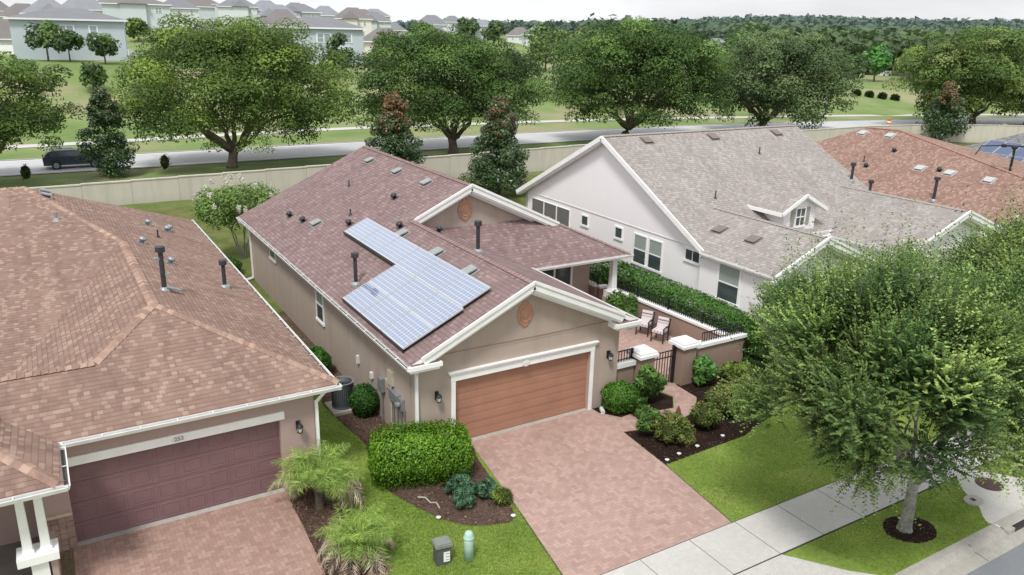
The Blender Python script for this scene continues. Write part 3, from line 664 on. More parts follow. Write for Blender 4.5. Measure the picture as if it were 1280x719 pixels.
gutter(K, (-8.72, YF, z0), (XE+.1, YF, z0), side=1); gutter(K, (XE, YF-.1, z0), (XE, 20.6, z0), side=1); gutter(K, (-8.78, -2.2, z0-.06), (-8.78, -.42, z0-.06), side=1); gutter(K, (-12.5, -2.15, z0-.06), (-8.72, -2.15, z0-.06), side=1)
downspout(K, (-2.7, -.22, 2.85), (-2.9, -.05, 0), (0, -.3, 0))
mb = MB().mat('gdoor_n')
for i in range(4):
    a = .01+i*.5325; mb.bx(D0, D1, .16, .2, a, a+.522)
    for j in range(8):
        x0 = D0+.05+j*.6; x1 = x0+.55
        for (p0, p1, q0, q1) in ((x0+.03, x1-.03, a+.06, a+.085), (x0+.03, x1-.03, a+.435, a+.46), (x0+.03, x0+.055, a+.085, a+.435), (x1-.055, x1-.03, a+.085, a+.435)): mb.mat('gdoor_hi').bx(p0, p1, .150, .161, q0, q1).mat('gdoor_n')
        mb.bx(x0+.09, x1-.09, .152, .161, a+.12, a+.40)
mb.mat('curbm'); mb.bx(D0, D1, -.02, .2, 0, .018); mb.build('garage_door', K)
mb = MB().mat('white'); mb.bx(D0-.02, D1+.12, -.035, .1, 2.13, 2.35); mb.mat('stucco_n'); mb.build('garage_header', K)
def text(parent, body, loc, size, rot, mat, name):
    cu = bpy.data.curves.new(name, 'FONT'); cu.body = body; cu.size = size; cu.extrude = .004; cu.align_x = 'CENTER'; cu.align_y = 'CENTER'; cu.offset = size*.02
    tmp = bpy.data.objects.new('tmp', cu); COL.objects.link(tmp); dg = bpy.context.evaluated_depsgraph_get(); dg.update()
    me = bpy.data.meshes.new_from_object(tmp.evaluated_get(dg)); bpy.data.objects.remove(tmp)
    me.transform(Matrix.Translation(Vector(loc)-world_loc(parent)) @ Matrix.Rotation(R_(90), 4, 'X')); me.materials.clear(); me.materials.append(M[mat])
    o = bpy.data.objects.new(name, me); COL.objects.link(o); o.parent = parent; return o
mb = MB().mat('trim_dirty'); mb.lathe((-6.3, -.036, 2.235), [(.17, 0), (.165, .006)], 20, m3=Matrix.Rotation(R_(90), 3, 'X') @ Matrix.Diagonal((1, .55, 1))); pq = mb.build('number_plaque', K)
text(pq, '253', (-6.3, -.047, 2.235), .145, 0, 'vent', 'house_number')
lantern(K, (-3.4, 0, 1.86))
mb = MB().mat(simple('ledge_stone', lin(148, 124, 114), .9, .3, 3.2, bump=1))
smat = mb.mats[0]; scm = simple('stone_cap', lin(190, 172, 152), .8)
for x0, cnt, wd, x1 in ((-9.38, 4, .155, D0), (-3.84, 4, .22, -2.96)):
    mb = MB().mat(smat)
    for i in range(6):
        for j in range(cnt):
            g = random.uniform(0, .03); mb.bx(x0+j*wd, x0+j*wd+wd-.006, -.05-g, -.001, .02+i*.15, .16+i*.15)
    mb.mat(scm); mb.bx(x0-.02, x1, -.1, -.002, .93, 1.0); mb.build('stone_wainscot', K)
mb = MB().mat('white')
for x in (-9.63, -9.3):
    mb.lathe((x, -1.55, 1.16), [(.16, 0), (.155, .08), (.125, .09), (.105, 1.42), (.14, 1.45), (.14, 1.56)], 4, m3=Matrix.Rotation(R_(45), 3, 'Z'))
mb.bx(-9.85, -9.08, -1.82, -1.28, .98, 1.16); mb.bx(-12.3, -9.0, -1.75, -1.35, 2.66, 2.78); mb.bx(-9.62, -9.3, -1.72, -1.36, 0, .98)
mb.mat('stucco_n'); mb.bx(-9.26, -9.14, -1.7, -.6, 0, .95); mb.build('porch_column', K)
window(K, (-9.78, 6.4, 2.4), (0,-1,0), (-1,0,0), 1.2, .5, sash=False)
nR = (sn, 0, 1); zn = lambda x: z0+sn*(XE-x)
flue(K, (-5.62, 5.3, zn(-5.62)), 1.32, .07, brace=True); flue(K, (-3.46, 7.86, zn(-3.46)), .95)
for x, y in ((-5.93, 16.0), (-4.27, 20.0)): box_vent(K, (-8.2 if x < -5 else -8.2, 16.0 if x < -5 else 15.2, zn(-8.2)), nR, 'galv', .36)
for x, y in ((-4.15, 15.45), (-4.0, 15.9), (-4.82, 15.6), (-5.5, 11.5), (-4.9, 9.3)): dome_vent(K, (x, y, zn(x)), nR, m='galv')
stub(K, (-4.7, 13.5, zn(-4.7)), .3); stub(K, (-8.0, 12.8, za+bs*(12.8-yv)), .3, .05, m='galv')

# ================================================================== RIGHT HOUSE (pale grey)
Q = empty('house', (20, 8, 0), 'pale grey stucco house with greige shingle roof and small white dormer', 'house')
ze, sr = 3.28, .52; yr = 11.85; zrr = ze+sr*(yr-4.5); X0 = 15.12; X1 = 28.75; XW = 15.5
fz = lambda y: ze+sr*(y-4.5)
mb = MB().mat('stucco_r')
mb.bx(XW, XW+.2, 4.6, 19.1, 0, 3.1)
mb.poly([(XW-.012, 4.5, 3.1), (XW-.012, yr, zrr-.14), (XW-.012, 19.2, 3.1)]); mb.poly([(XW+.18, 4.5, 3.1), (XW+.18, 19.2, 3.1), (XW+.18, yr, zrr-.14)])
mb.bx(XW, X1-.4, 18.9, 19.1, 0, 3.1); mb.bx(X1-.5, X1-.35, 4.6, 19.1, 0, 3.1); mb.poly([(X1-.35, 4.5, 3.1), (X1-.35, 19.2, 3.1), (X1-.35, yr, zrr-.14)])
mb.bx(15.15, 15.35, 1.0, 4.6, 0, 3.05); mb.bx(15.35, 20.3, 1.0, 1.2, 0, 3.05); mb.bx(20.3, 23.2, 4.3, 4.5, 0, 3.1); mb.bx(20.1, 20.3, 1.2, 4.4, 0, 3.0)
mb.poly([(15.1, .99, 3.0), (20.4, .99, 3.0), (17.8, .99, 4.3)])
mb.bx(23.0, 31.2, .9, 1.1, 0, 3.0); mb.bx(23.0, 23.2, 1.1, 4.6, 0, 3.0); mb.bx(31.0, 31.2, 1.1, 10, 0, 3.0); mb.poly([(23.0, .89, 3.0), (31.2, .89, 3.0), (27, .89, 4.4)])
mb.build('walls', Q)
mb = MB().mat('trim_dirty'); mb.bx(XW-.03, XW-.013, 4.7, 19.0, 3.12, 3.16); mb.build('belt_line', Q)
mb = MB(); RT, RS = 'roof_r', 'white'
mb.slab([(X0, 4.5, ze), (X1, 4.5, ze), (X1, yr, zrr), (X0, yr, zrr)], .14, RT, RS)
mb.slab([(X0, yr, zrr), (X1, yr, zrr), (X1, 19.5, fz(4.2)), (X0, 19.5, fz(4.2))], .14, RT, RS)
ax, az = 17.75, 4.42; sA = (az-3.2)/(ax-14.95)
yA = 4.5+(az-ze)/sr
mb.slab([(14.95, .55, 3.2), (ax, .55, az), (ax, yA+.1, az), (14.95, 4.5-.1, 3.2)], .13, RT, RS)
mb.slab([(ax, .55, az), (20.6, .55, 3.2), (20.6, 4.4, 3.2), (ax, yA+.1, az)], .13, RT, RS)
bx_, bz = 27.0, 4.62; yB = 4.5+(bz-ze)/sr
mb.slab([(22.9, .4, 3.1), (bx_, .4, bz), (bx_, yB+.1, bz), (22.9, 4.2, 3.1)], .13, RT, RS)
mb.slab([(bx_, .4, bz), (31.4, .4, 3.0), (31.4, 9.0, 3.0), (28.8, 9.0, 4.0), (bx_, yB+.1, bz)], .13, RT, RS)
rq = mb.build('roof', Q)
ridge_caps(rq, [(X0, yr, zrr), (X1, yr, zrr)], 'cap_r', .26, step=.25); ridge_caps(rq, [(ax, .6, az), (ax, yA, az)], 'cap_r', .24, step=.25); ridge_caps(rq, [(bx_, .5, bz), (bx_, yB, bz)], 'cap_r', .24, step=.25)
mb = MB().mat('white')
def rakex(mb, a, b, x):
    a = Vector((x, a[0], a[1])); b = Vector((x, b[0], b[1])); mb.beam(a+Vector((-.03,0,-.09)), b+Vector((-.03,0,-.09)), .06, .22); mb.beam(a+Vector((.14,0,-.24)), b+Vector((.14,0,-.24)), .3, .07)
for ra, rb in (((4.35, fz(4.35)), (yr, zrr)), ((yr, zrr), (19.5, fz(4.2)))): mb = MB().mat('white'); rakex(mb, ra, rb, X0); mb.build('rake_trim', Q)
for ra, rb, ry_ in (((14.95, 3.2), (ax, az), .5), ((ax, az), (20.6, 3.2), .5), ((22.9, 3.1), (bx_, bz), .35), ((bx_, bz), (31.4, 3.0), .35)):
    mb = MB().mat('white'); rake(mb, ra, rb, ry_); mb.build('rake_trim', Q)
gutter(Q, (14.95, .6, 3.2), (14.95, 4.4, 3.2), side=-1); gutter(Q, (20.6, 4.45, ze-.01), (23, 4.45, ze-.01), side=1); gutter(Q, (22.9, .5, 3.1), (22.9, 4.1, 3.1), side=-1)
n1 = (-1, 0, 0); dn = (0, -1, 0)
for y0, y1, a, b in ((13.6, 13.1, 2.38, 2.83), (10.8, 10.3, 2.35, 2.83)): window(Q, (XW, y0, a), dn, n1, y0-y1, b-a, sash=False)
window(Q, (XW, 9.33, 1.48), dn, n1, .85, 1.33, pane='blind'); window(Q, (XW, 8.25, 1.48), dn, n1, .85, 1.33, pane='blind'); window(Q, (XW, 5.85, 2.5), dn, n1, .85, .45, sash=False, split=1)
window(Q, (15.15, 3.45, 1.5), dn, n1, 1.1, 1.45, pane='blind', frame=.1)
for y in (18.4, 17.15, 15.9): window(Q, (XW, y, 1.9), dn, n1, 1.17, .95, sash=False, pane='screen', frame=.04, name='lanai_screen')
downspout(Q, (15.05, 4.5, 3.1), (15.4, 4.55, 0), (-.3, 0, 0))
# dormer
dx0, dx1, dy, dza = 19.75, 22.75, 4.5, 5.12; dzm = 4.45; dm = (dx0+dx1)/2; g0 = 20.2; g1 = 22.3; DE = 4.36
D = MB().mat('stucco_r'); D.poly([(g0, dy+.25, fz(dy+.2)), (g1, dy+.25, fz(dy+.2)), (g1, dy+.25, dzm), (dm, dy+.25, dza-.12), (g0, dy+.25, dzm)])
yb = 4.5+(dzm+.1-ze)/sr
D.poly([(g0, dy+.25, fz(dy+.25)-.02), (g0, dy+.25, dzm), (g0, yb+.3, dzm)]); D.poly([(g1, dy+.25, fz(dy+.25)-.02), (g1, yb+.3, dzm), (g1, dy+.25, dzm)])
yt = 4.5+(dza-ze)/sr; sd = (dza-DE)/(dm-dx0)
yc = 4.5+(DE-ze)/sr
D.slab([(dx0, dy, DE), (dm, dy, dza), (dm, yt, dza), (dx0, yc, DE)], .08, RT, RS); D.slab([(dm, dy, dza), (dx1, dy, DE), (dx1, yc, DE), (dm, yt, dza)], .08, RT, RS)
D.mat('white')
for ua, ub in (((dx0, dy, DE), (dm, dy, dza)), ((dm, dy, dza), (dx1, dy, DE))):
    D.beam(Vector(ua)+Vector((0,-.03,-.06)), Vector(ub)+Vector((0,-.03,-.06)), .05, .15); D.beam(Vector(ua)+Vector((0,.1,-.13)), Vector(ub)+Vector((0,.1,-.13)), .2, .03)
D.beam((dx0-.02, dy, DE-.07), (dx0-.02, yc, DE-.07), .05, .16); do = D.build('dormer', Q)
window(do, (dm-.28, dy+.24, 3.64), (1,0,0), (0,-1,0), .56, .78, sash=True, split=1, frame=.06)
shm = simple('grey_shutter', lin(172, 168, 164), .7)
for x in (dm-.62, dm+.4):
    mb = MB().mat(shm); mb.bx(x, x+.22, dy+.225, dy+.245, 3.63, 4.46)
    for k in range(10): mb.box((x+.11, dy+.215, 3.68+k*.08), (.2, .03, .068), mat3=Matrix.Rotation(R_(20), 3, 'X'))
    mb.build('shutter', do)
nF = (0, -sr, 1); nA = (-sA, 0, 1)
for x, y in ((17.5, 11.5), (21.9, 11.45), (26.6, 11.45)): box_vent(Q, (x, y-.15, fz(y-.15)), nF, 'ventbrown', .5, k=.6)
for x, y in ((16.35, 5.0), (16.35, 3.1)): box_vent(Q, (x+.15, y, 3.2+sA*(x+.15-14.95)), nA, 'ventbrown', .5, k=.6)
stub(Q, (23.82, 9.84, fz(9.84)), .35); stub(Q, (18.3, 7.2, fz(7.2)), .35)
flue(Q, (28.1, 7.3, fz(7.3)), .95, .07); flue(Q, (28.2, 6.2, fz(6.2)), .8, .07)

# ================================================================== TERRACOTTA ROOF HOUSE
T = empty('house', (38, 8, 0), 'low house with terracotta red hip roof and white square vents', 'house')
xt, zt, st = 32.4, 3.0, .5
lp = lambda x: zt+st*(x-xt)
A_ = (38.95, 14.5, lp(38.95)); B_ = (39.1, 12.2, lp(39.1)); C_ = (37.75, 7.5, lp(37.75)); D_ = (35.9, 1.0, lp(35.9))
mb = MB(); mb.slab([(xt, -3, zt), D_, C_, B_, A_, (37.0, 16.2, lp(37.0)), (xt, 20.5, zt)], .14, 'roof_t', 'white')
E_ = (47, -3.5, 3.0); F_ = (47, 21, 3.0)
mb.slab([B_, C_, D_, (xt+1, -4, 3.0), E_], .14, 'roof_t', 'white'); mb.slab([A_, B_, E_, F_], .14, 'roof_t', 'white'); mb.slab([(xt, 20.5, zt), (37.0, 16.2, lp(37.0)), A_, F_], .14, 'roof_t', 'white')
rt = mb.build('roof', T); ridge_caps(rt, [A_, B_, C_, D_], 'cap_t', .25, step=.25)
mb = MB().mat('stucco_wall'); mb.bx(xt+.5, 46.5, -2.5, 20, 0, 2.9); mb.build('walls', T); gutter(T, (xt, -3, zt), (xt, 20.5, zt), side=-1)
nT = (-st, 0, 1)

for x, y in ((38.3, 14.3), (38.4, 12.4), (35.82, 8.44), (35.83, 6.65), (35.77, 4.4)): box_vent(T, (x, y, lp(x)), nT, 'ventt', .5, k=.7)
for x, y in ((37.0, 11.0), (35.2, 11.5), (35.9, 7.3)): dome_vent(T, (x, y, lp(x)), nT)
stub(T, (35.6, 12.0, lp(35.6)), .35); flue(T, (33.4, 5.85, lp(33.4)), 1.3, .08)
ap = Vector((36.9, 4.0, lp(36.9))); mb = MB().mat('black'); mb.tube([ap-Vector((0,0,.1)), ap+Vector((0,0,1.25))], .07, 8); mb.lathe(ap+Vector((0,0,1.1)), [(.1, 0), (.16, .05), (.16, .12), (.08, .18)], 10)
mb.tube([ap+Vector((-.45,.35,1.28)), ap+Vector((.75,-.15,1.22))], .05, 6); mb.tube([ap+Vector((-.45,.35,1.28)), ap+Vector((-1.6,.9,1.25)), ap+Vector((-2.2,.8,.85))], .035, 6); mb.lathe(ap+Vector((-.45,.35,1.2)), [(.13, 0), (.15, .1), (.08, .18)], 10); mb.build('antenna_mast', T)
# ---------------- far right house with blue solar roof
S = empty('house', (52, 10, 0), 'grey roofed house mostly covered by rows of blue solar panels', 'house')
xs, zs, ss = 43.6, 2.75, .45; ls = lambda x: zs+ss*(x-xs)
mb = MB(); mb.slab([(xs, -4, zs), (50.8, 2.5, ls(50.8)), (51.0, 10.0, ls(51)), (xs, 17.5, zs)], .14, 'roof_s', 'white'); mb.slab([(xs, 17.5, zs), (51.0, 10.0, ls(51)), (60, 17.5, zs)], .14, 'roof_s', 'white')
mb.slab([(50.8, 2.5, ls(50.8)), (60, -4, zs), (60, 17.5, zs), (51.0, 10.0, ls(51))], .14, 'roof_s', 'white'); mb.slab([(xs, -4, zs), (60, -4, zs), (50.8, 2.5, ls(50.8))], .14, 'roof_s', 'white'); mb.build('roof', S)
mb = MB().mat('stucco_wall'); mb.bx(xs+.5, 59.5, -3.5, 17, 0, 2.65); mb.build('walls', S); gutter(S, (xs, -4, zs), (xs, 17.5, zs), side=-1)
M['bluecell'] = simple('blue_cells', lin(72, 88, 120), .22, .1, 1.5, spec=.8)
fs3, fsn = plane_frame((0, 0, 0), (-ss, 0, 1))
for r_ in range(4):
    for i in range(14):
        x = xs+.6+r_*1.62; y = -1.6+i*1.12
        if y+.9 < 17.2-(x-xs+1.5)*1.0 and y > -3+(x-xs+1.5)*.9: panel(S, x, y+.5, w=1.08, h=1.7, z=ls(x), frame3=fs3, nv=fsn, mats=('alu', 'bluecell'))

# ================================================================== GROUND, HILL
HO = [(-0.9,116.7,6.3,14.5,5.6,1.5,'g'),(-9.9,182.6,4.7,8.8,3,3.2,'w'),(-5.1,261.6,6.6,12.6,5.6,3.0,'w'),(10.3,253.2,9.0,12.8,5.6,3.3,'w'),(20.5,216.0,10.4,16.0,5.6,1.5,'g2'),
 (37.7,262.9,10.4,11.5,5.6,2.5,'w'),(46.6,283.9,11.4,12.0,5.6,2.4,'g2'),(59.7,277.3,11.7,12.8,5.6,2.4,'w'),(71.4,284.9,10.9,12.3,5.6,2.8,'w'),(73.2,250.1,10.2,13.2,5.6,2.1,'g2'),
 (35.1,111.3,5.9,14.2,5.6,1.7,'g'),(52.0,195.2,6.1,10.4,5.6,3.1,'w'),(91.3,279.1,9.7,10.9,5.6,2.7,'w'),(124.0,326.3,9.0,15.0,5.6,3.5,'w'),(125.9,298.6,5.0,11.2,5.6,2.6,'c'),
 (76.9,188.3,5.7,6.4,3,1.5,'c'),(195.6,381.4,9.4,10.8,5.6,2.6,'g2'),(168.4,298.8,7.5,12.2,5.6,2.1,'g2'),(209.7,333.1,3.5,12.8,5.6,3.2,'w'),(203.3,303.8,1.8,13.1,5.6,2.6,'w'),
 (244.2,349.6,3.3,12.1,5.6,2.6,'w'),(293.9,280.8,0.4,14.8,5.6,3.2,'g'),(-13.2,293.1,8.3,10.2,5.6,3.1,'w'),(27,330,12.5,14,5.6,2.6,'w'),(60,345,13.5,14,5.6,2.6,'g2'),(100,345,12.0,13,5.6,2.8,'w'),(145,365,11.0,14,5.6,2.8,'w'),(-30,240,9,12,5.6,3,'w'),(0,225,7.5,11,5.6,2.8,'c'),(24,150,5.5,9,3,2.4,'w'),(62,235,8.5,12,5.6,2.8,'w'),(88,240,8.5,12,5.6,2.8,'c'),(104,262,8,12,5.6,2.6,'g2'),(66,160,5.6,10,3,2.4,'c'),(140,290,7.5,12,5.6,3,'w'),(160,330,8,12,5.6,3,'c'),(118,240,6,11,3,2.6,'w'),(180,270,4.5,12,5.6,2.8,'w'),(228,300,2,12,5.6,2.8,'c')]
anch = np.array([(a[0], a[1], a[2]) for a in HO]+[(-60,120,6),(-150,200,9),(-100,500,14),(100,600,12),(80,130,3.8),(110,180,4.0),(150,130,.5),(200,120,-.3),(260,180,-1.6),(350,250,-1),(500,250,0),(300,500,2),(500,400,0),(900,200,2),(60,105,3.0),(200,200,.8),(600,-100,0),(250,20,0),(14,100,5.0),(60,150,5.4)])
def height(x, y):
    x = np.asarray(x, float); y = np.asarray(y, float)
    d2 = (x[..., None]-anch[:, 0])**2+(y[..., None]-anch[:, 1])**2+60
    w = d2**-1.6; h = (w*anch[:, 2]).sum(-1)/w.sum(-1)
    t = np.clip((y-(78-np.clip((x-60)/50, 0, 1)*14))/26, 0, 1); t = t*t*(3-2*t)
    far = np.clip((np.hypot(x, y)-600)/1200, 0, 1); far = far*far*(3-2*far)
    ang = np.arctan2(x, y)
    q = np.clip((np.degrees(ang)-30)/22, 0, 1); hh = 3+27*q*q*(3-2*q)+2.5*np.sin(ang*17)*q
    return h*t*(1-far)+far*hh*np.clip((y+200)/500, 0, 1)
xs_ = np.concatenate([np.arange(-600,-60,20), np.arange(-60,200,3), np.arange(200,500,12), np.arange(500,3600,60)])
ys_ = np.concatenate([[-10.26, -8, 0, 20, 40, 55, 66], np.arange(69,200,3), np.arange(200,500,10), np.arange(500,3200,60)])
GX, GY = np.meshgrid(xs_, ys_); GZ = height(GX, GY); me = bpy.data.meshes.new('ground'); nx, ny = len(xs_), len(ys_)
V = np.stack([GX, GY, GZ], -1).reshape(-1, 3); F = [(j*nx+i, j*nx+i+1, (j+1)*nx+i+1, (j+1)*nx+i) for j in range(ny-1) for i in range(nx-1)]
me.from_pydata(V.tolist(), [], F)
m, nt, b = new_mat('grass_ground'); N = NT(nt); tc = N.n('ShaderNodeTexCoord').outputs['Object']
big = N.noise(tc, .07, 5, .6); mid = N.noise(tc, .6, 6, .7); fine = N.noise(tc, 9, 5, .75)
near = N.ramp(mid, [(.3, lin(112,136,62)), (.5, lin(130,154,72)), (.62, lin(146,164,84)), (.76, lin(154,152,104))])
ff = N.ramp(big, [(.34, lin(112,136,80)), (.5, lin(132,150,96)), (.62, lin(160,156,124))])
sp = N.n('ShaderNodeSeparateXYZ'); N.set(sp.inputs[0], tc); yfac = N.ramp(N.math('DIVIDE', sp.outputs[1], 120.0), [(.31, (0,0,0,1)), (.36, (1,1,1,1))])
near = N.mix(N.ramp(N.math('DIVIDE', sp.outputs[1], 40.0), [(.2, (0,0,0,1)), (.45, (1,1,1,1))]), near, N.ramp(mid, [(.35, lin(84,96,50)), (.5, lin(102,110,62)), (.68, lin(128,124,84))])); col = N.mix(yfac, near, ff); col = N.mix(N.math('MULTIPLY', N.ramp(fine, [(.4, (1,1,1,1)), (.62, (0,0,0,1))]), .32), col, lin(58,74,32))
N.set(b.inputs['Base Color'], col); b.inputs['Roughness'].default_value = .95; b.inputs['Specular IOR Level'].default_value = .1; N.set(b.inputs['Normal'], N.bump(fine, .7, .05))
M['ground'] = m; me.materials.append(m); me.polygons.foreach_set('use_smooth', [True]*len(me.polygons)); go = struct(bpy.data.objects.new('ground', me)); COL.objects.link(go)
mb = MB().mat('ground'); mb.poly([(-600,-400,-.12), (3500,-400,-.12), (3500,-19.5,-.12), (-600,-19.5,-.12)]); struct(mb.build('ground'))

def sheet(name, pts, z, mat): mb = MB().mat(mat); mb.poly([(p[0], p[1], z) for p in pts]); return struct(mb.build(name))
def curve_pts(pts, n=8):
    P = [Vector((a[0], a[1], 0)) for a in pts]; out = []; k = len(P)
    for i in range(k):
        a, b, c, d = P[i-1], P[i], P[(i+1) % k], P[(i+2) % k]
        for q in range(n):
            t = q/n; out.append(.5*((2*b)+(-a+c)*t+(2*a-5*b+4*c-d)*t*t+(-a+3*b-3*c+d)*t**3))
    return [(p.x, p.y) for p in out]
# driveways and walk
sheet('driveway', [(1.72,.16), (6.25,.16), (6.3,-.35), (6.75,-.95), (7.7,-.85), (8.15,-1.15), (8.75,-1.25), (9.3,-.6), (9.15,.45), (10.05,.45), (9.98,-1.0), (9.2,-1.75), (8.3,-2.0), (7.2,-2.0), (6.2,-1.75), (6.02,-3.9), (5.62,-6.9), (.62,-6.9), (1.15,-3.85), (1.5,-1.4)], .016, 'paver')
sheet('driveway', [(-8.86,.17), (-3.84,.17), (-3.98,-3.5), (-4.35,-6.9), (-9.3,-6.9), (-8.88,-1.2)], .016, 'paver_n')
sheet('patio', [(7.22,.35), (13.4,.35), (13.0,20), (7.22,20)], .012, 'paver')
sheet('sidewalk', [(-60,-8.4), (60,-8.4), (60,-6.92), (-60,-6.92)], .022, 'concrete')
for x in np.arange(-9.6, 40, 1.55): pass
mb = MB().mat('dark')
for x in np.arange(-58.6+.34, 58, 1.56): mb.bx(x, x+.014, -8.4, -6.92, .0225, .0245)
mb.beam((6.04,-3.9,.004), (5.64,-6.9,.004), .035, .012); mb.beam((1.13,-3.9,.004), (.6,-6.9,.004), .03, .012); mb.bx(-60, 60, -8.43, -8.4, .0, .012); mb.bx(-60, 60, -6.92, -6.895, .0, .018); struct(mb.build('sidewalk_joints'))
sheet('driveway_apron', [(.4,-8.43), (5.72,-8.43), (6.6,-9.6), (7.3,-10.27), (-1.0,-10.27), (-.4,-9.6)], .014, 'concrete')
# curb and gutter, street
def strip(name, prof, x0, x1, mat):
    mb = MB().mat(mat)
    for (a, b) in zip(prof[:-1], prof[1:]): mb.poly([(x0, b[0], b[1]), (x1, b[0], b[1]), (x1, a[0], a[1]), (x0, a[0], a[1])])
    return struct(mb.build(name))
for i, (x0, x1) in enumerate([(-60,-1), (-1,7.2), (7.2,11.55), (14.4,60)]):
    hi = .018 if i != 1 else .0
    strip('curb', [(-10.24,hi), (-10.42,hi-.004), (-10.5,hi-.03), (-10.62,-.09), (-10.98,-.125), (-10.98,-.2)], x0, x1, 'curbm')
strip('curb', [(-10.24,.03), (-10.5,.03), (-10.52,-.0)], 11.56, 14.39, 'curbm'); strip('curb', [(-10.62,-.135), (-10.98,-.13), (-10.98,-.2)], 11.56, 14.39, 'curbm')
mb = MB().mat('dark')
for x in (7.21, 10.1, 16.5, 19.5, -4.5): mb.poly([(x,-10.43,.018), (x+.02,-10.43,.018), (x+.02,-10.52,-.008), (x,-10.52,-.008)]); mb.poly([(x,-10.62,-.087), (x,-10.97,-.121), (x+.02,-10.97,-.121), (x+.02,-10.62,-.087)])
struct(mb.build('curb_joints'))
mb = MB().mat('black'); mb.bx(11.9, 14.1, -10.62, -10.4, -.3, -.01); mb.mat('curbm'); mb.bx(11.56, 11.9, -10.62, -10.4, -.2, .0); mb.bx(14.1, 14.39, -10.62, -10.4, -.2, .0); struct(mb.build('drain_inlet'))
sheet('street', [(-600,-19.5), (600,-19.5), (600,-10.97), (-600,-10.97)], -.128, 'asphalt')
sheet('drain_apron', curve_pts([(13.2,-8.36), (13.85,-8.55), (14.3,-9.1), (14.9,-9.75), (16.0,-10.26), (14,-10.262), (11.55,-10.265), (12.05,-9.55), (12.3,-9.1), (12.75,-8.6)], 6), .017, 'concrete')
mb = MB().mat(simple('rusty_iron', lin(84, 66, 62), .8, .2, 12)); mb.lathe((13.38,-9.12,.0), [(.36,.0), (.36,.024), (.33,.028), (.32,.024), (.02,.026)], 28)
tag(mb.build('manhole_cover'), 'round rusty manhole cover in the concrete drain apron', 'manhole cover')
mb = MB().mat('curbm'); mb.lathe((12.15,-9.38,0), [(.3,0), (.29,.045), (.02,.05)], 20, m3=Matrix.Diagonal((1,.75,1))); vb = MB().mat('black'); vb.bx(12.08,12.2,-9.43,-9.31,.05,.058)
vo = mb.build('valve_cover'); tag(vo, 'small oval concrete valve cover set in the verge grass', 'valve cover'); vb.build('lid', vo)
# mulch beds
sheet('mulch_bed', curve_pts([(-.02,6.0), (-1.25,5.0), (-1.25,3.0), (-1.1,1.2), (-1.5,-.2), (-1.45,-1.3), (-1.1,-2.4), (-.55,-3.5), (.2,-4.0), (.9,-4.0), (1.2,-2.6), (1.45,-1.0), (1.7,-.0), (.9,-.03), (-.02,0)], 5), .010, 'mulch')
sheet('mulch_bed', [(-.01,5.5), (-.01,14), (-.5,13.8), (-.7,9), (-.9,5.5)], .008, 'mulch')
sheet('mulch_bed', curve_pts([(-3.85,-.2), (-2.95,-.1), (-2.65,-.9), (-2.9,-1.9), (-2.75,-3.0), (-2.7,-4.2), (-3.1,-5.1), (-4.2,-5.3), (-4.05,-3.6), (-3.9,-1.8)], 5), .011, 'mulch')
sheet('mulch_bed', [(6.3,.05), (6.32,-.33), (6.77,-.93), (7.7,-.83), (8.15,-1.13), (8.73,-1.22), (9.27,-.6), (9.1,.1)], .011, 'mulch_dark')
sheet('mulch_bed', [(6.2,-1.77), (7.2,-2.02), (8.3,-2.02), (9.2,-1.77), (9.98,-1.02), (10.02,.1), (13.6,.2), (14.6,-.2), (13.5,-2.5), (9.4,-3.75), (6.04,-3.9)], .010, 'mulch_dark')
sheet('pebble_bed', [(-9.3,-1.2), (-8.9,-1.2), (-8.87,-.02), (-9.25,-.02)], .012, 'pebbles')
sheet('mulch_bed', curve_pts([(8.7,-9.2), (9.2,-8.75), (9.85,-8.9), (10.15,-9.4), (9.7,-9.85), (9.0,-9.75)], 6), .010, 'mulch_dark')
# far road, lane line, walk
def ribbon(name, pts, w, z, mat, off=0, kindfix=True, n=6):
    P = np.array(pts, float); t = np.arange(len(P)); tt = np.linspace(0, len(P)-1, (len(P)-1)*n+1)
    X = np.interp(tt, t, P[:, 0]); Y = np.interp(tt, t, P[:, 1])
    k = np.ones(5)/5; Xs = np.convolve(np.pad(X, 2, 'edge'), k, 'valid'); Ys = np.convolve(np.pad(Y, 2, 'edge'), k, 'valid')
    D = np.stack([np.gradient(Xs), np.gradient(Ys)], -1); D /= np.linalg.norm(D, axis=1)[:, None]; Nn = np.stack([-D[:, 1], D[:, 0]], -1)
    mb = MB().mat(mat); A = np.stack([Xs, Ys], -1)+Nn*(off-w/2); B = np.stack([Xs, Ys], -1)+Nn*(off+w/2); ha = height(A[:, 0], A[:, 1]); hb = height(B[:, 0], B[:, 1])
    for i in range(len(A)-1): mb.poly([(A[i][0], A[i][1], ha[i]+z), (A[i+1][0], A[i+1][1], ha[i+1]+z), (B[i+1][0], B[i+1][1], hb[i+1]+z), (B[i][0], B[i][1], hb[i]+z)])
    return struct(mb.build(name))
RC = [(-200,58.8), (-100,58.8), (-40,58.8), (0,58.9), (45,59.4), (75,57.8), (100,54.0), (125,49.0), (160,40), (220,20)]
ribbon('road', RC, 7.9, .02, 'asphalt_far'); ribbon('road_marking', RC, .25, .026, 'lanemark', off=3.5); ribbon('road_marking', RC, .25, .026, 'lanemark', off=-3.5); ribbon('road_marking', RC, .22, .026, lm := simple('yellow_lane_paint', (.6,.56,.42,1), .7), off=0)
ribbon('road_curb', RC, .45, .05, 'curbm', off=4.2); ribbon('road_curb', RC, .45, .05, 'curbm', off=-4.2)
ribbon('footpath', [(-120,71), (-60,71), (-11,71.4), (12,74), (27,75), (54,73), (62,72.2), (85,68), (110,62.4), (140,54), (200,35)], 2.3, .04, 'concrete')
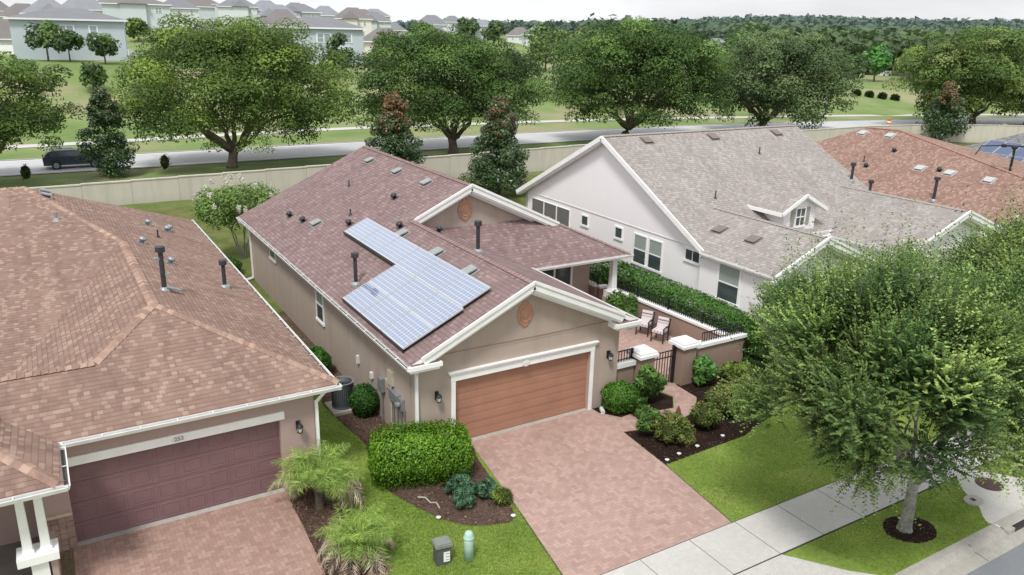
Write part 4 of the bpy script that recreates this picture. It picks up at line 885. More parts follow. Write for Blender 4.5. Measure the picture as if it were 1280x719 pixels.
# perimeter wall
W = empty('perimeter_wall', (0, 39.9, 0), 'long beige stucco wall of concrete panels between the backyards and the road', 'wall')
wp = [(-60,39.9), (75,39.9), (82,38.9), (88,37.2), (95,33.5), (120,22)]
ztop = lambda x: min(2.1, 1.6+.0125*x)
mb = MB().mat('stucco_wall'); cb = MB().mat('stucco_wall'); jb = MB().mat(simple('wall_joint', lin(160,152,140), .9))
for (a, b) in zip(wp[:-1], wp[1:]):
    L_ = math.dist(a, b); k = max(1, round(L_/3.0)); d = ((b[0]-a[0])/L_, (b[1]-a[1])/L_); ang = math.atan2(d[1], d[0])
    for i in range(k):
        p = (a[0]+d[0]*L_*(i+.5)/k, a[1]+d[1]*L_*(i+.5)/k); h = ztop(p[0]); sg = L_/k
        mb.box((p[0], p[1], h/2-.1), (sg-.02, .2, h+.2), ang); jb.box((p[0]-d[0]*sg/2, p[1]-d[1]*sg/2, h/2-.1), (.06, .17, h+.16), ang)
        cb.box((p[0], p[1], h+.03), (sg+.01, .28, .07), ang)
mb.build('wall_panels', W); cb.build('coping', W); jb.build('panel_joints', W)
# patio wall, piers, railings, gate
G = empty('patio_wall', (10, .3, 0), 'brown stucco patio wall with white caps, square piers and black railings', 'wall')
mb = MB().mat('stucco_patio'); cap = MB().mat('white')
mb.bx(7.22, 8.12, .2, .4, 0, 1.16); cap.bx(7.22, 8.14, .12, .48, 1.16, 1.32)
mb.bx(10.8, 13.4, .2, .4, 0, 1.2); cap.bx(10.8, 13.5, .12, .48, 1.2, 1.32)
def seg(a, b, h):
    mb.beam((a[0], a[1], h/2), (b[0], b[1], h/2), .2, h); cap.beam((a[0], a[1], h+.045), (b[0], b[1], h+.045), .3, .09)
seg((13.36,.5), (12.98,8.0), .93); seg((12.95,8.0), (12.5,8.05), .95) ; seg((12.45,8.1), (12.3,14.5), 1.0)
for cx in (8.5, 10.42): mb.bx(cx-.3, cx+.3, -.05, .55, 0, 1.42); cap.bx(cx-.4, cx+.4, -.15, .65, 1.42, 1.52); cap.bx(cx-.36, cx+.36, -.11, .61, 1.52, 1.6)
mb.build('wall', G); cap.build('cap', G)
railing(G, (7.28,.3), (8.1,.3), 1.32, .38, posts=False); railing(G, (11.3,.3), (13.4,.3), 1.32, .36, posts=False)
railing(G, (13.4,.45), (13.02,8.0), 1.02, .42); railing(G, (12.5,8.1), (12.35,14.3), 1.09, .42)
gt = MB().mat('black')
for x in np.linspace(8.86, 9.98, 10): gt.box((x, .3, .68), (.022, .022, 1.2))
for z in (.1, 1.05, 1.27): gt.bx(8.84, 10.0, .285, .315, z, z+.035)
gt.bx(8.82, 8.87, .27, .33, .04, 1.32); gt.bx(9.98, 10.06, .26, .36, .04, 1.45); gt.box((8.12, .34, 1.5), (.07, .07, .4)); gt.build('gate', G)

# ================================================================== FAR HOUSES
M['fw_g'] = simple('far_wall_bluegrey', lin(188, 198, 206), .9, .03, .4); M['fw_g2'] = simple('far_wall_pale', lin(200, 207, 212), .9, .03, .4); M['fw_w'] = simple('far_wall_white', lin(214, 218, 220), .9, .03, .4); M['fw_c'] = simple('far_wall_cream', lin(222, 218, 208), .9, .03, .4)
M['fr1'] = simple('far_roof_taupe', lin(124, 126, 131), .95, .06, .5); M['fr2'] = simple('far_roof_grey', lin(136, 139, 145), .95, .06, .5); M['fr3'] = simple('far_roof_brown', lin(122, 118, 118), .95, .06, .5); M['fglass'] = simple('far_window', lin(150, 160, 168), .3, .1, 1)
M['ftrim'] = simple('far_trim', lin(232, 234, 235), .8, .02)
labels_far = {0: 'blue grey two storey house nearest on the hillside, far left', 1: 'low brown roofed house left of the blue grey house', 10: 'blue grey two storey house with back door awning, right of the big oak'}
fg = 'houses on the far hillside'
ORD = ['first','second','third','fourth','fifth','sixth','seventh','eighth','ninth','tenth','eleventh','twelfth','thirteenth','fourteenth','fifteenth','sixteenth','seventeenth','eighteenth','nineteenth','twentieth','twenty-first','twenty-second','twenty-third','twenty-fourth']
col_name = {'g': 'blue grey', 'g2': 'pale grey', 'w': 'white', 'c': 'cream'}
for i, (x, y, z, w, h, rise, c) in enumerate(HO):
    r2 = random.Random(i); yaw = -math.atan2(x+8.3, y+18.8)*.7+r2.uniform(-.12, .12) if i not in (0, 10) else -.12 if i == 0 else -.3
    roofm = ['fr1', 'fr2', 'fr3'][(i*7+i//3) % 3] if i not in (0, 10) else 'fr1'
    if i in (1, 18): roofm = 'fr3'
    dp = w*.8; zb = z-2.5; rise *= 1.25 if i not in (0, 10) else 1
    st_ = 'two storey' if h > 4 else 'single storey'
    rn_ = {'fr1': 'taupe', 'fr2': 'grey', 'fr3': 'brown'}[roofm]
    o = empty('house', (x, y+dp/2, z), labels_far.get(i, ''), 'house', fg)
    o.rotation_euler = (0, 0, 0); cy = y+dp/2
    m3_ = Matrix.Rotation(yaw, 3, 'Z'); C_c = Vector((x, cy, 0))
    def w2(px, py, pz): return C_c+m3_ @ Vector((px, py, 0))+Vector((0, 0, pz))
    mb = MB().mat('fw_'+c); mb.box(w2(0, 0, zb+(h+2.5)/2), (w, dp, h+2.5), mat3=m3_)
    gabled = (i in (18,))
    mb.build('walls', o)
    mb = MB().mat(roofm); e = .5; zt_ = z+h; hw = w/2+e; hd = dp/2+e; rl = max(.5, hw-hd*.9)
    if w > dp*1.0: a = w2(-rl, 0, zt_+rise); b_ = w2(rl, 0, zt_+rise)
    c0, c1, c2, c3 = w2(-hw, -hd, zt_), w2(hw, -hd, zt_), w2(hw, hd, zt_), w2(-hw, hd, zt_)
    for pts in ([c0, c1, b_, a], [c1, c2, b_], [c2, c3, a, b_], [c3, c0, a]): mb.poly(pts)
    if r2.random() < .45 and i not in (0, 10):
        q = r2.uniform(-.25, .25)*w; ww = w*.22
        p0, p1, p2 = w2(q-ww, -hd-1.2, zt_), w2(q+ww, -hd-1.2, zt_), w2(q, -hd-1.2+ww*.4, zt_+rise*.7); p3 = w2(q, 0, zt_+rise*.7)
        p4, p5 = w2(q-ww, 0, zt_), w2(q+ww, 0, zt_)
        for pts in ([p0, p1, p2], [p1, p5, p3, p2], [p4, p0, p2, p3]): mb.poly(pts)
        wb = MB().mat('fw_'+c); wb.box(w2(q, -hd/2-.4, zb+(h+2.4)/2), (ww*1.7, hd+.3, h+2.4), mat3=m3_); wb.build('wing_wall', o)
    mb.build('roof', o)
    mb = MB().mat('ftrim')
    for (u_, v_) in ((c0, c1), (c1, c2), (c2, c3), (c3, c0)): mb.beam(u_-Vector((0,0,.1)), v_-Vector((0,0,.1)), .12, .24)
    mb.build('fascia', o)
    wins = [(-.3, .75), (.0, .75), (.32, .75), (-.25, .2), (.28, .2)] if i not in (0, 10) else ([(-.31, .72, .9), (-.02, .72, 1.9), (.22, .72, 1.0)] if i == 0 else [(-.3, .7, 1.0), (.06, .72, 2.1), (.33, .72, 1.1)])
    if h < 4: wins = [(-.2, .5), (.25, .5)]
    for wv in wins:
        if len(wv) == 2 and r2.random() < .3: continue
        fx, fz_ = wv[0], wv[1]; ww = wv[2] if len(wv) > 2 else r2.choice([.9, 1.6])
        fb = MB().mat('ftrim'); fb.box(w2(fx*w, -dp/2-.03, z+fz_*h), (ww+.25, .1, 1.5), mat3=m3_); f = fb.build('window', o)
        pb = MB().mat('fglass')
        for q in ((-1, 1) if ww > 1.3 else (0,)):
            for zz in (-.33, .33): pb.box(w2(fx*w+q*ww*.25, -dp/2-.085, z+fz_*h+zz), (ww*.42 if q else ww*.8, .03, .58), mat3=m3_)
        pb.build('pane', f)
    if i == 10:
        mb = MB().mat('ftrim'); mb.box(w2(.26*w, -dp/2-.5, z+2.3), (2.2, 1.0, .15), mat3=m3_); mb.build('awning', o); mb = MB().mat('flue'); mb.box(w2(.24*w, -dp/2-.04, z+1.0), (.95, .08, 2.0), mat3=m3_); mb.build('back_door', o); mb = MB().mat('black'); mb.box(w2(.3*w, -dp/2-.8, z+.5), (.9, .5, 1.0), mat3=m3_); tag(mb.build('barbecue_grill'), 'dark barbecue grill behind the blue grey house under its awning', 'grill')
    side = ['front row', 'middle row', 'back row'][0 if y < 200 else 1 if y < 290 else 2]
    order = sorted([a[0]/(a[1]+18.8) for a in HO]); rank = order.index(x/(y+18.8))+1
    if not labels_far.get(i):
        frac = rank/len(HO); o['label'] = '%s %s house, %s roof, %s from left in the far hillside %s' % (col_name[c], st_, rn_, ORD[sum(1 for a in HO if (a[0]/(a[1]+18.8) < x/(y+18.8)-1e-6 and (0 if a[1] < 200 else 1 if a[1] < 290 else 2) == (0 if y < 200 else 1 if y < 290 else 2)))], side)
# white yard fences on the hill
for (xa_, ya_, xb_, yb_, hh, lb) in ((-13.2,176,-7.0,174,1.9,'white vinyl yard fence left of the blue grey hillside house'), (5.4,112,9.5,115,1.9,'white vinyl yard fence in front of the blue grey hillside house'), (44.5,112,52,118,1.8,'white vinyl yard fence right of the house with the back awning')):
    mb = MB().mat('ftrim'); za_ = float(height(xa_, ya_)); zb_ = float(height(xb_, yb_)); mb.beam((xa_, ya_, za_+hh*.45), (xb_, yb_, zb_+hh*.45), .08, hh)
    for t_ in np.linspace(0, 1, 5): mb.box((xa_+(xb_-xa_)*t_, ya_+(yb_-ya_)*t_, za_+(zb_-za_)*t_+hh*.48), (.16,.16,hh*1.05))
    tag(mb.build('yard_fence'), lb, 'fence')
# pinkish park building far right
o = empty('building', (258, 186, -1.5), 'low building with pale pink metal roof beyond the sports field', 'building')
mb = MB().mat(simple('pink_roof', lin(214, 190, 178), .7, .05, .3)); z_ = float(height(258,186)); 
mb.slab([(246,180,z_+4.5), (268,174,z_+4.5), (271,183,z_+8), (249,189,z_+8)], .3); mb.slab([(249,189,z_+8), (271,183,z_+8), (274,192,z_+4.5), (252,198,z_+4.5)], .3); mb.build('roof', o)
mb = MB().mat('fw_c'); mb.prism([(247,181), (268,175), (273,191), (252,197)], z_-2, z_+4.6); mb.build('walls', o)
# small white field items
for (x, y) in ((222,150), (206,140), (236,150), (250,152)):
    z_ = float(height(x, y)); mb = MB().mat('ftrim'); mb.bx(x-2.4, x+2.4, y-.8, y+.8, z_, z_+1.6); mb.mat('fglass'); mb.bx(x-1.5, x+1.2, y-.85, y+.85, z_+.8, z_+1.3)
    mb.mat('black'); [mb.lathe((x+q, y-.8, z_+.3), [(.35,0), (.35,.2)], 10, m3=Matrix.Rotation(R_(90), 3, 'X')) for q in (-1.5, 1.5)]
    tag(mb.build('parked_car'), 'tiny pale car parked by the trees beyond the field', 'car', 'cars parked beyond the field')

# ================================================================== SMALL THINGS
# AC unit
A = empty('air_conditioner', (-.85, 3.95, 0), 'round grey air conditioner on a concrete pad beside the taupe left wall', 'air conditioner')
mb = MB().mat('curbm'); mb.bx(-1.33, -.37, 3.45, 4.42, .0, .1); mb.build('pad', A)
mb = MB().mat(simple('ac_casing', (.11, .12, .13, 1), .5, .15, 6)); n = 40; c = Vector((-.85, 3.95, .1))
mb.lathe(c, [(.36,0), (.36,.05), (.345,.06), (.345,.78), (.36,.79), (.37,.86), (.33,.87), (.32,.855), (.05,.855)], 32); mb.mat('flue'); mb.lathe(c, [(.31,.85), (.31,.8575), (.02,.858)], 28)
for k in range(36):
    t_ = 2*math.pi*k/36; mb.box(c+Vector((math.cos(t_)*.355, math.sin(t_)*.355, .42)), (.014,.018,.7), rz=t_)
mb.build('casing', A)
mb = MB().mat('galv')
for r_ in (.1, .17, .24, .31): mb.lathe(c+Vector((0,0,.862)), [(r_, 0), (r_+.012, .006), (r_+.012, .0)], 28)
mb.lathe(c+Vector((0,0,.82)), [(.385, .04), (.39, .055), (.34, .06), (.335, .04)], 32); 
for k in range(8):
    t_ = math.pi*k/8; mb.beam(c+Vector((math.cos(t_)*.34, math.sin(t_)*.34, .872)), c-Vector((math.cos(t_)*.34, math.sin(t_)*.34, -.872)), .01, .01)
mb.build('fan_grille', A)
# utility pedestals
mb = MB().mat(simple('pedestal_green', lin(172, 200, 188), .6, .08, 5)); mb.lathe((-.93,-4.93,0), [(.115,0), (.115,.62), (.105,.64), (.1,.72), (.07,.77), (.01,.785)], 20); mb.lathe((-.93,-4.93,.6), [(.125,0), (.125,.03)], 20)
tag(mb.build('utility_pedestal', None, True), 'pale green round telecom pedestal standing in the front lawn', 'pedestal')
U = empty('utility_box', (-1.5,-4.68,0), 'dark square utility box with white sticker in the front lawn', 'utility box')
m_ = Matrix.Rotation(R_(-8), 3, 'Z'); mb = MB().mat(simple('box_darkgreen', (.09,.1,.095,1), .6)); mb.box((-1.5,-4.68,.24), (.34,.3,.48), mat3=m_); mb.build('body', U)
mb = MB().mat(simple('box_lid', (.2,.215,.2,1), .6)); mb.box((-1.5,-4.68,.51), (.4,.36,.07), mat3=m_); mb.box((-1.5,-4.68,.555), (.34,.3,.03), mat3=m_); mb.build('lid', U)
mb = MB().mat('white'); mb.box((-1.455,-4.84,.22), (.15,.012,.26), mat3=m_); mb.mat('flue'); [mb.box((-1.455+.015,-4.848,.14+.04*k), (.1,.004,.012), mat3=m_) for k in (0,2,4)]; mb.build('sticker', U)
# landscape lights (round white discs) and splash block
for (x, y, lb) in ((-.85,-3.15,'round white garden light left end of the curved mulch edge'), (.85,-4.0,'round white garden light beside the left driveway edge'), (6.2,-3.78,'round white garden light nearest the driveway in the right bed'), (6.75,-3.68,'middle round white garden light of the right bed'), (7.55,-3.6,'round white garden light furthest right along the lawn edge'), (8.7,-3.5,'round white garden light under the shrubs by the lawn')):
    mb = MB().mat('ventwhite'); mb.lathe((x, y, .0), [(.015,0), (.015,.06), (.06,.065), (.065,.085), (.02,.1)], 12); tag(mb.build('garden_light'), lb, 'garden light', 'white garden lights along the beds')
mb = MB().mat('ventwhite'); mb.box((6.45,-.33,.06), (.12,.3,.09), R_(-25)); mb.box((6.45,-.33,.09), (.06,.3,.08), R_(-25)); tag(mb.build('splash_block'), 'white plastic splash block under the bush right of the garage', 'splash block')
mb = MB().mat('curbm'); g_ = np.random.default_rng(3)
mb.tube([(-.9,-2.0,.03), (-.75,-2.15,.05), (-.72,-2.4,.03), (-.6,-2.5,.05), (-.62,-2.75,.03)], .022, 6); tag(mb.build('garden_hose'), 'short pale hose lying on the mulch below the hedge', 'hose')
# wooden totems / stakes in the right bed
for (x, y, h, lb) in ((7.62,-2.6,.95,'tall brown carved stake with pointed top in the right bed'), (7.0,-2.35,.55,'short brown stake by the corner shrub of the right bed')):
    mb = MB().mat(simple('brown_carving', lin(112,78,62), .8, .2, 10)); mb.lathe((x,y,0), [(.05,0), (.05,h*.45), (.09,h*.55), (.1,h*.7), (.06,h*.88), (.01,h)], 10); tag(mb.build('garden_stake'), lb, 'garden stake')
# traffic barrel by the road
mb = MB(); bx0, by0 = 93.4, 49.6
for k, mm in enumerate(('bo','ow','bo','ow','bo')):
    mt = M.setdefault('bo', simple('barrel_orange', lin(226,92,50), .6)) if mm == 'bo' else M['ftrim']; mb.mat(mt); mb.lathe((bx0,by0,.1+k*.24), [(.36-.03*k,0), (.34-.03*k,.24)], 14)
mb.mat('flue'); mb.lathe((bx0,by0,0), [(.5,0), (.48,.1)], 14); mb.mat('bo'); mb.lathe((bx0,by0,1.3), [(.2,0), (.05,.12)], 14)
tag(mb.build('traffic_barrel'), 'orange and white striped traffic barrel beside the road behind the red roof', 'traffic barrel')
# utility pole
z_ = 0; mb = MB().mat(simple('pole_grey', lin(136,134,130), .9)); px_, py_ = 101.6, 66.5
U = empty('utility_pole', (px_, py_, 0), 'tall grey utility pole with dark transformer standing beyond the road', 'utility pole')
mb.tube([(px_,py_,0), (px_-.1,py_,10.4)], [.2,.13], 8); mb.build('pole', U); mb = MB().mat('flue'); mb.lathe((px_-.55,py_-.2,8.2), [(.28,0), (.28,.9), (.1,1.0)], 10); mb.box((px_,py_,9.6), (1.1,.12,.12)); mb.build('transformer', U)
# patio chairs
def chair(x, y, rz, lb):
    o = empty('patio_chair', (0,0,0), lb, 'chair', 'cushioned chairs on the patio')
    fr = MB().mat('black'); L3_ = lambda: None
    for sx in (-.26,.26):
        fr.tube([(sx,-.24,0), (sx,-.24,.62)], .026, 6); fr.tube([(sx,.24,0), (sx,.22,.42), (sx,.36,.92)], .026, 6); fr.tube([(sx,-.28,.62), (sx,0,.66), (sx,.28,.62)], .032, 6)
    for z_ in (.4,): fr.beam((-.26,-.24,z_), (.26,-.24,z_), .03,.03); fr.beam((-.26,.22,z_), (.26,.22,z_), .03,.03); fr.beam((-.26,-.24,z_), (-.26,.22,z_), .03,.03); fr.beam((.26,-.24,z_), (.26,.22,z_), .03,.03)
    fr.beam((-.26,.34,.9), (.26,.34,.9), .05,.05); fr.beam((0,.31,.66), (0,.345,.9), .4,.02); fr.build('frame', o)
    cm = M.setdefault('cushion', simple('striped_cushion', lin(214,204,206), .9, .05)); cd = M.setdefault('cushion_d', simple('cushion_stripe', lin(150,132,140), .9, .05))
    s_ = MB().mat(cm); s_.box((0,-.02,.46), (.48,.48,.1)); s_.mat(cd); [s_.box((q,-.02,.463), (.02,.482,.1)) for q in (-.14,0,.14)]; s_.build('seat_cushion', o)
    b3 = Matrix.Rotation(R_(-15), 3, 'X'); s_ = MB().mat(cm); s_.box((0,.24,.72), (.46,.09,.46), mat3=b3); s_.mat(cd); [s_.box((0,.235,.72+q), (.464,.092,.02), mat3=b3) for q in (-.13,0,.13)]; s_.build('back_cushion', o)
    o.location = (x, y, .012); o.rotation_euler = (0, 0, rz); return o
chair(12.25, 4.5, R_(-62), 'patio chair with pale striped cushions nearer the potted plants'); chair(12.3, 3.6, R_(-66), 'patio chair with pale striped cushions nearer the gate')
# car on the far road
def suv():
    o = empty('suv', (-5.5, 57.3, .025), 'dark blue suv driving on the road behind the dark magnolia', 'car')
    paint = simple('blue_paint', (.035,.055,.095,1), .25, .08, 1.5, spec=.7); B = MB().mat(paint)
    # side profile (x forward), lofted across width
    low = [(-2.3,.35), (-2.32,.75), (-2.25,1.0), (1.2,1.02), (2.1,.85), (2.3,.6), (2.28,.35)]
    w = .93
    def loft(prof, ws):
        rings = [[(x, sy*wq, z) for (x, z), wq in zip(prof, ws)] for sy in (-1, 1)]
        for i in range(len(prof)-1): B.poly([rings[0][i], rings[0][i+1], rings[1][i+1], rings[1][i]])
        B.poly(list(reversed(rings[0]))); B.poly(rings[1])
    loft([(-2.28,.32)]+low+[(2.2,.3)], [.84,.88,w,w,w,.9,.86,.84,.8]); B.poly([(-2.28,-.8,.32), (-2.28,.8,.32), (2.2,.8,.3), (2.2,-.8,.3)])
    loft([(-2.2,.98), (-1.9,1.4), (-1.6,1.5), (.0,1.5), (.3,1.44), (1.15,1.0)], [.9,.74,.7,.7,.7,.88]); B.build('body', o)
    g = MB().mat('glass')
    for sy in (-1, 1):
        g.poly([(-1.85,sy*.885,1.05), (.95,sy*.885,1.05), (.25,sy*.75,1.4), (-1.65,sy*.75,1.4)][::sy])
    g.poly([(-2.22,-.7,1.05), (-2.22,.7,1.05), (-1.95,.64,1.34), (-1.95,-.64,1.34)]); g.poly([(1.14,-.78,1.05), (1.14,.78,1.05), (.42,.66,1.4), (.42,-.66,1.4)]); g.build('windows', o)
    r = MB().mat('galv'); [r.tube([(-1.6,sy*.62,1.55), (.0,sy*.62,1.55)], .03, 6) for sy in (-1, 1)]; r.build('roof_rail', o)
    for x in (-1.4, 1.42):
        for sy in (-1, 1):
            wl = MB().mat('black'); wl.lathe((x, sy*.95, .34), [(.25,-.1), (.34,-.09), (.34,.09), (.25,.1)], 20, m3=Matrix.Rotation(R_(90), 3, 'X')); wo = wl.build('wheel', o)
            rm = MB().mat('galv'); rm.lathe((x, sy*.95, .34), [(.22,-.105), (.22,.105)], 14, m3=Matrix.Rotation(R_(90), 3, 'X')); rm.build('rim', wo)
    tl = M.setdefault('tail', simple('tail_light_red', (.45,.03,.03,1), .3))
    for sy in (-1, 1): q = MB().mat(tl); q.box((-2.27, sy*.78, .95), (.1,.26,.2)); q.build('tail_light', o)
    q = MB().mat('ventwhite'); q.box((-2.335,0,.72), (.02,.5,.14)); q.build('licence_plate', o)
    for ch in o.children:
        ch.data.transform(Matrix.Translation(Vector(o.location)))
        for c2 in ch.children: c2.data.transform(Matrix.Translation(Vector(o.location)))
    return o
suv()

# ================================================================== VEGETATION
oakp = [L3(92,114,52), L3(80,102,46), L3(110,130,58), L3(68,90,42), L3(100,120,60)]
oakd = [L3(72,98,48), L3(62,86,42), L3(86,112,54), L3(54,76,38), L3(98,122,62)]
og = 'large oaks lining the far road'
big_tree('oak_tree', (6.2,52.1,0), 'huge spreading oak with forked dark trunk behind the wall, left of centre', 'tree', og, 6.5, (10.0,7.4,6.1), 240, 88000, .115, oakp, 1, .42, 1.5, off=(.8,0), skirt=.8, lobe=(.1,.22))
big_tree('oak_tree', (27.6,52.2,0), 'dense oak with splayed trunk behind the two reddish magnolias', 'tree', og, 6.6, (10.4,7.6,5.6), 230, 88000, .115, oakd, 2, .45, 1.6, off=(-.6,0), skirt=.8, lobe=(.1,.22))
big_tree('oak_tree', (48.8,51.9,0), 'broad oak behind the left end of the grey house roof ridge', 'tree', og, 6.9, (12.4,7.6,6.2), 220, 72000, .145, oakd, 3, .5, 1.8, off=(2.4,0), skirt=.8, lobe=(.1,.22))
big_tree('oak_tree', (70.0,51.6,0), 'pale olive green oak behind the right end of the grey house ridge', 'tree', og, 6.3, (11.2,7.6,6.0), 190, 52000, .165, [L3(92,110,70), L3(82,102,64), L3(104,120,80), L3(74,94,58)], 4, .5, 1.8, off=(3.2,0), skirt=.9, lobe=(.1,.22))
big_tree('oak_tree', (108.5,46.6,0), 'rounded oak with yellowish crown behind the terracotta roof', 'tree', og, 7.2, (13.2,8.5,7.0), 190, 52000, .19, [L3(100,120,60), L3(86,108,56), L3(76,98,50), L3(112,126,74)], 5, .5, 1.6, off=(-1.5,0), skirt=.85, lobe=(.1,.2))
big_tree('oak_tree', (119.5,44.6,0), 'dark oak cut by the right edge of the photo', 'tree', og, 6.6, (8,7,5.2), 90, 16000, .24, oakd, 6, .5, 2.6, off=(3.2,0), skirt=.6)
big_tree('oak_tree', (-11.6,50.5,0), 'oak cut by the left edge behind the wall', 'tree', og, 5.8, (7.0,6,4.9), 150, 50000, .11, [L3(84,108,50), L3(74,96,46), L3(100,120,58)], 7, .4, 1.8, off=(0,0), skirt=.8, lobe=(.1,.22))
big_tree('oak_tree', (88.5,67,0), 'small pale tree beside the grey utility pole beyond the road', 'tree', None, 3.4, (3.0,3,2.6), 30, 3000, .3, oakp, 8, .15, 1.2)

def magnolia(loc, H_, r, label, red, seed, n=15000):
    g = np.random.default_rng(seed); t = empty('magnolia_tree', loc, label, 'tree', 'conical magnolias'); L = np.array(loc, float)
    nl = 110; h = g.uniform(.06, 1, nl)**.9; rad = r*(1-.8*h**1.6)*g.uniform(.25, .9, nl)*(np.clip(h*6, .4, 1)); an = g.uniform(0, 6.28, nl)
    lc = np.stack([np.cos(an)*rad, np.sin(an)*rad, h*H_*.94], -1); lr = g.uniform(.35, .6, nl)*r*.5*(1-.5*h)
    lc[:8] = np.stack([np.zeros(8), np.zeros(8), np.linspace(.15, .97, 8)*H_], -1)
    C = []; K = []; NN = []
    for i in range(nl):
        m = int(n/nl); d = sph(g, m); C.append(L+lc[i]+d*lr[i]*(.5+.55*g.uniform(size=m)**.5)[:, None]*np.array([1.15,1.15,.85])); NN.append(d+[0,0,.6])
        hh = lc[i, 2]/H_; pr = np.clip((hh-.55)*2.6, .01, .9)*red
        base = np.where((g.uniform(size=m) < pr)[:, None], np.array([.22,.1,.04])*g.uniform(.5, 1.3, (m,1)), np.array(L3(62,86,50))*g.uniform(.55, 1.6, (m,1))); K.append(base)
    mb = MB().mat('bark'); mb.tube([L, L+[0,0,H_*.5], L+[0,0,H_*.95]], [.13,.09,.02], 8); mb.build('trunk', t)
    C = np.concatenate(C); leafmesh('crown', C, .1*g.uniform(.7, 1.3, len(C))*(1 if loc[0] < 60 else 1.6), np.concatenate(K), 'leaf_gloss', .5, np.concatenate(NN), t, seed)
magnolia((-3.3,51.4,0), 6.9, 2.5, 'dark conical magnolia behind the wall in front of the blue suv', .12, 21)
magnolia((14.3,35.5,0), 7.4, 2.9, 'reddish topped magnolia behind the ridge of the mauve roof', .75, 22, 22000)
magnolia((21.2,32.0,0), 7.1, 3.1, 'tall magnolia with rusty top between the mauve and grey houses', .42, 23, 26000)
magnolia((86.0,37.5,0), 6.9, 3.6, 'magnolia with rusty leaves behind the terracotta roof', .7, 24, 9000)

# distant trees on the hill and field edge
fartrees = [(-4.8,112.5,5.5,2.6,oakd), (-2.2,111.5,4.2,2.2,oakd), (2.0,109,4.4,2.2,oakd), (9.2,108.5,4.8,1.9,oakd), (-1.0,93,3.6,1.8,oakd), (34.5,104,5,2.4,oakd), (31,98,3.5,2.4,oakp), (41,104,3.6,2,oakp), (25,106,4.5,2.2,oakd),(45,106,4,2.4,oakd),
 (204,131,10,4.6,[L3(92,150,60), L3(80,136,56)]), (216,128,9,4.5,[L3(150,164,70), L3(130,150,66)]), (222,132,8,5,[L3(150,160,80), L3(124,120,60)]), (196,137,6,4,[L3(120,104,74), L3(100,112,60)]), (186,150,12,7,oakp), (178,140,11,8,[L3(104,124,80), L3(92,112,72)]),
 (240,190,14,9,[L3(92,108,72), L3(82,98,66)]), (226,196,12,9,oakd), (262,176,10,6,[L3(110,124,70)]), (176,92,9,6,oakp), (168,78,8,5,oakd), (182,70,9,6,oakd), (196,74,9,6,oakp), (240,120,10,6,oakd), (260,108,12,8,oakp),
 (66,84,7,5,oakd), (82,88,8,6,oakp), (96,82,7.5,5.5,oakd), (58,96,6.5,4.5,oakp), (108,92,8,6,oakd), (122,96,8,6,oakd), (76,102,7,5,oakd), (90,100,8,6,oakp), (136,108,9,6,oakd), (40,122,5,3.5,oakd), (48,98,5.5,3.8,oakd), (52,128,6,3,oakp), (66,118,6,4.5,oakd), (84,122,7,5,oakp), (100,128,7,5,oakd), (118,138,8,6,oakd), (72,140,6,4.5,oakp), (104,150,7,5,oakp), (134,150,8,6,oakd), (156,170,8,6,oakp), (124,175,8,5.5,oakd), (150,200,8,6,oakp), (176,180,8,6,oakd), (200,170,9,7,oakd), (90,170,6,4,oakd), (75,160,5,3.4,oakp), (110,240,7,4.5,oakd), (150,260,8,5,oakp), (160,300,9,5,oakd), (140,210,8,6,oakd), (170,220,9,7,oakp), (190,240,9,7,oakd), (215,260,10,8,oakp), (240,260,10,8,oakd), (265,240,10,8,oakp), (205,200,9,7,oakd), (225,320,9,7,oakd),(260,330,10,8,oakd), (60,230,6,4,oakp), (28,240,6,4,oakd), (4,160,5,3,oakd), (16,190,5,3,oakp), (-4,220,5,3,oakp), (110,130,7,5,oakd), (96,110,5,4,oakp), (128,118,6,4.5,oakp), (150,100,7,5,oakd)]
for i, (x, y, h, r, pal) in enumerate(fartrees):
    z = float(height(x, y)); g = np.random.default_rng(100+i); dist = math.hypot(x, y)
    dense = 'bright green' if i == 10 else 'yellowish' if i in (11, 12) else 'dark green' if pal is oakd else 'pale green'
    t = empty('tree', (x, y, z), '%s %s tree %s' % ('small' if h < 5 else 'tall' if h > 9 else 'mid-sized', dense, 'on the grassy slope below the hillside houses' if y < 115 and x < 60 else 'at the far edge of the sports field' if x > 160 and y < 200 else 'among the hillside houses'), 'tree', 'distant trees')
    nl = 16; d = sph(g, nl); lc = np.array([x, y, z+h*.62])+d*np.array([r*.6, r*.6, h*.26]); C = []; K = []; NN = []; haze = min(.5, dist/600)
    for q in range(nl):
        m = 45; dd = sph(g, m); C.append(lc[q]+dd*r*.45*(.6+.5*g.uniform(size=(m,1)))*np.array([1,1,.8])); NN.append(dd+[0,0,.5]); K.append(np.array(pal)[g.integers(len(pal))]*(1+.25*dd[:, 2:3])*(1+g.normal(size=(m,1))*.15)*g.uniform(.8, 1.2))
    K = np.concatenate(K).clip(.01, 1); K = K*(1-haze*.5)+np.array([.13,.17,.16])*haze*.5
    mb = MB().mat('bark'); mb.tube([(x,y,z-.2), (x,y,z+h*.6)], [.03*h,.015*h], 6); mb.build('trunk', t)
    leafmesh('crown', np.concatenate(C), max(.22, dist/400)*g.uniform(.8, 1.3, nl*45), K, 'leaf', .6, np.concatenate(NN), t, i)
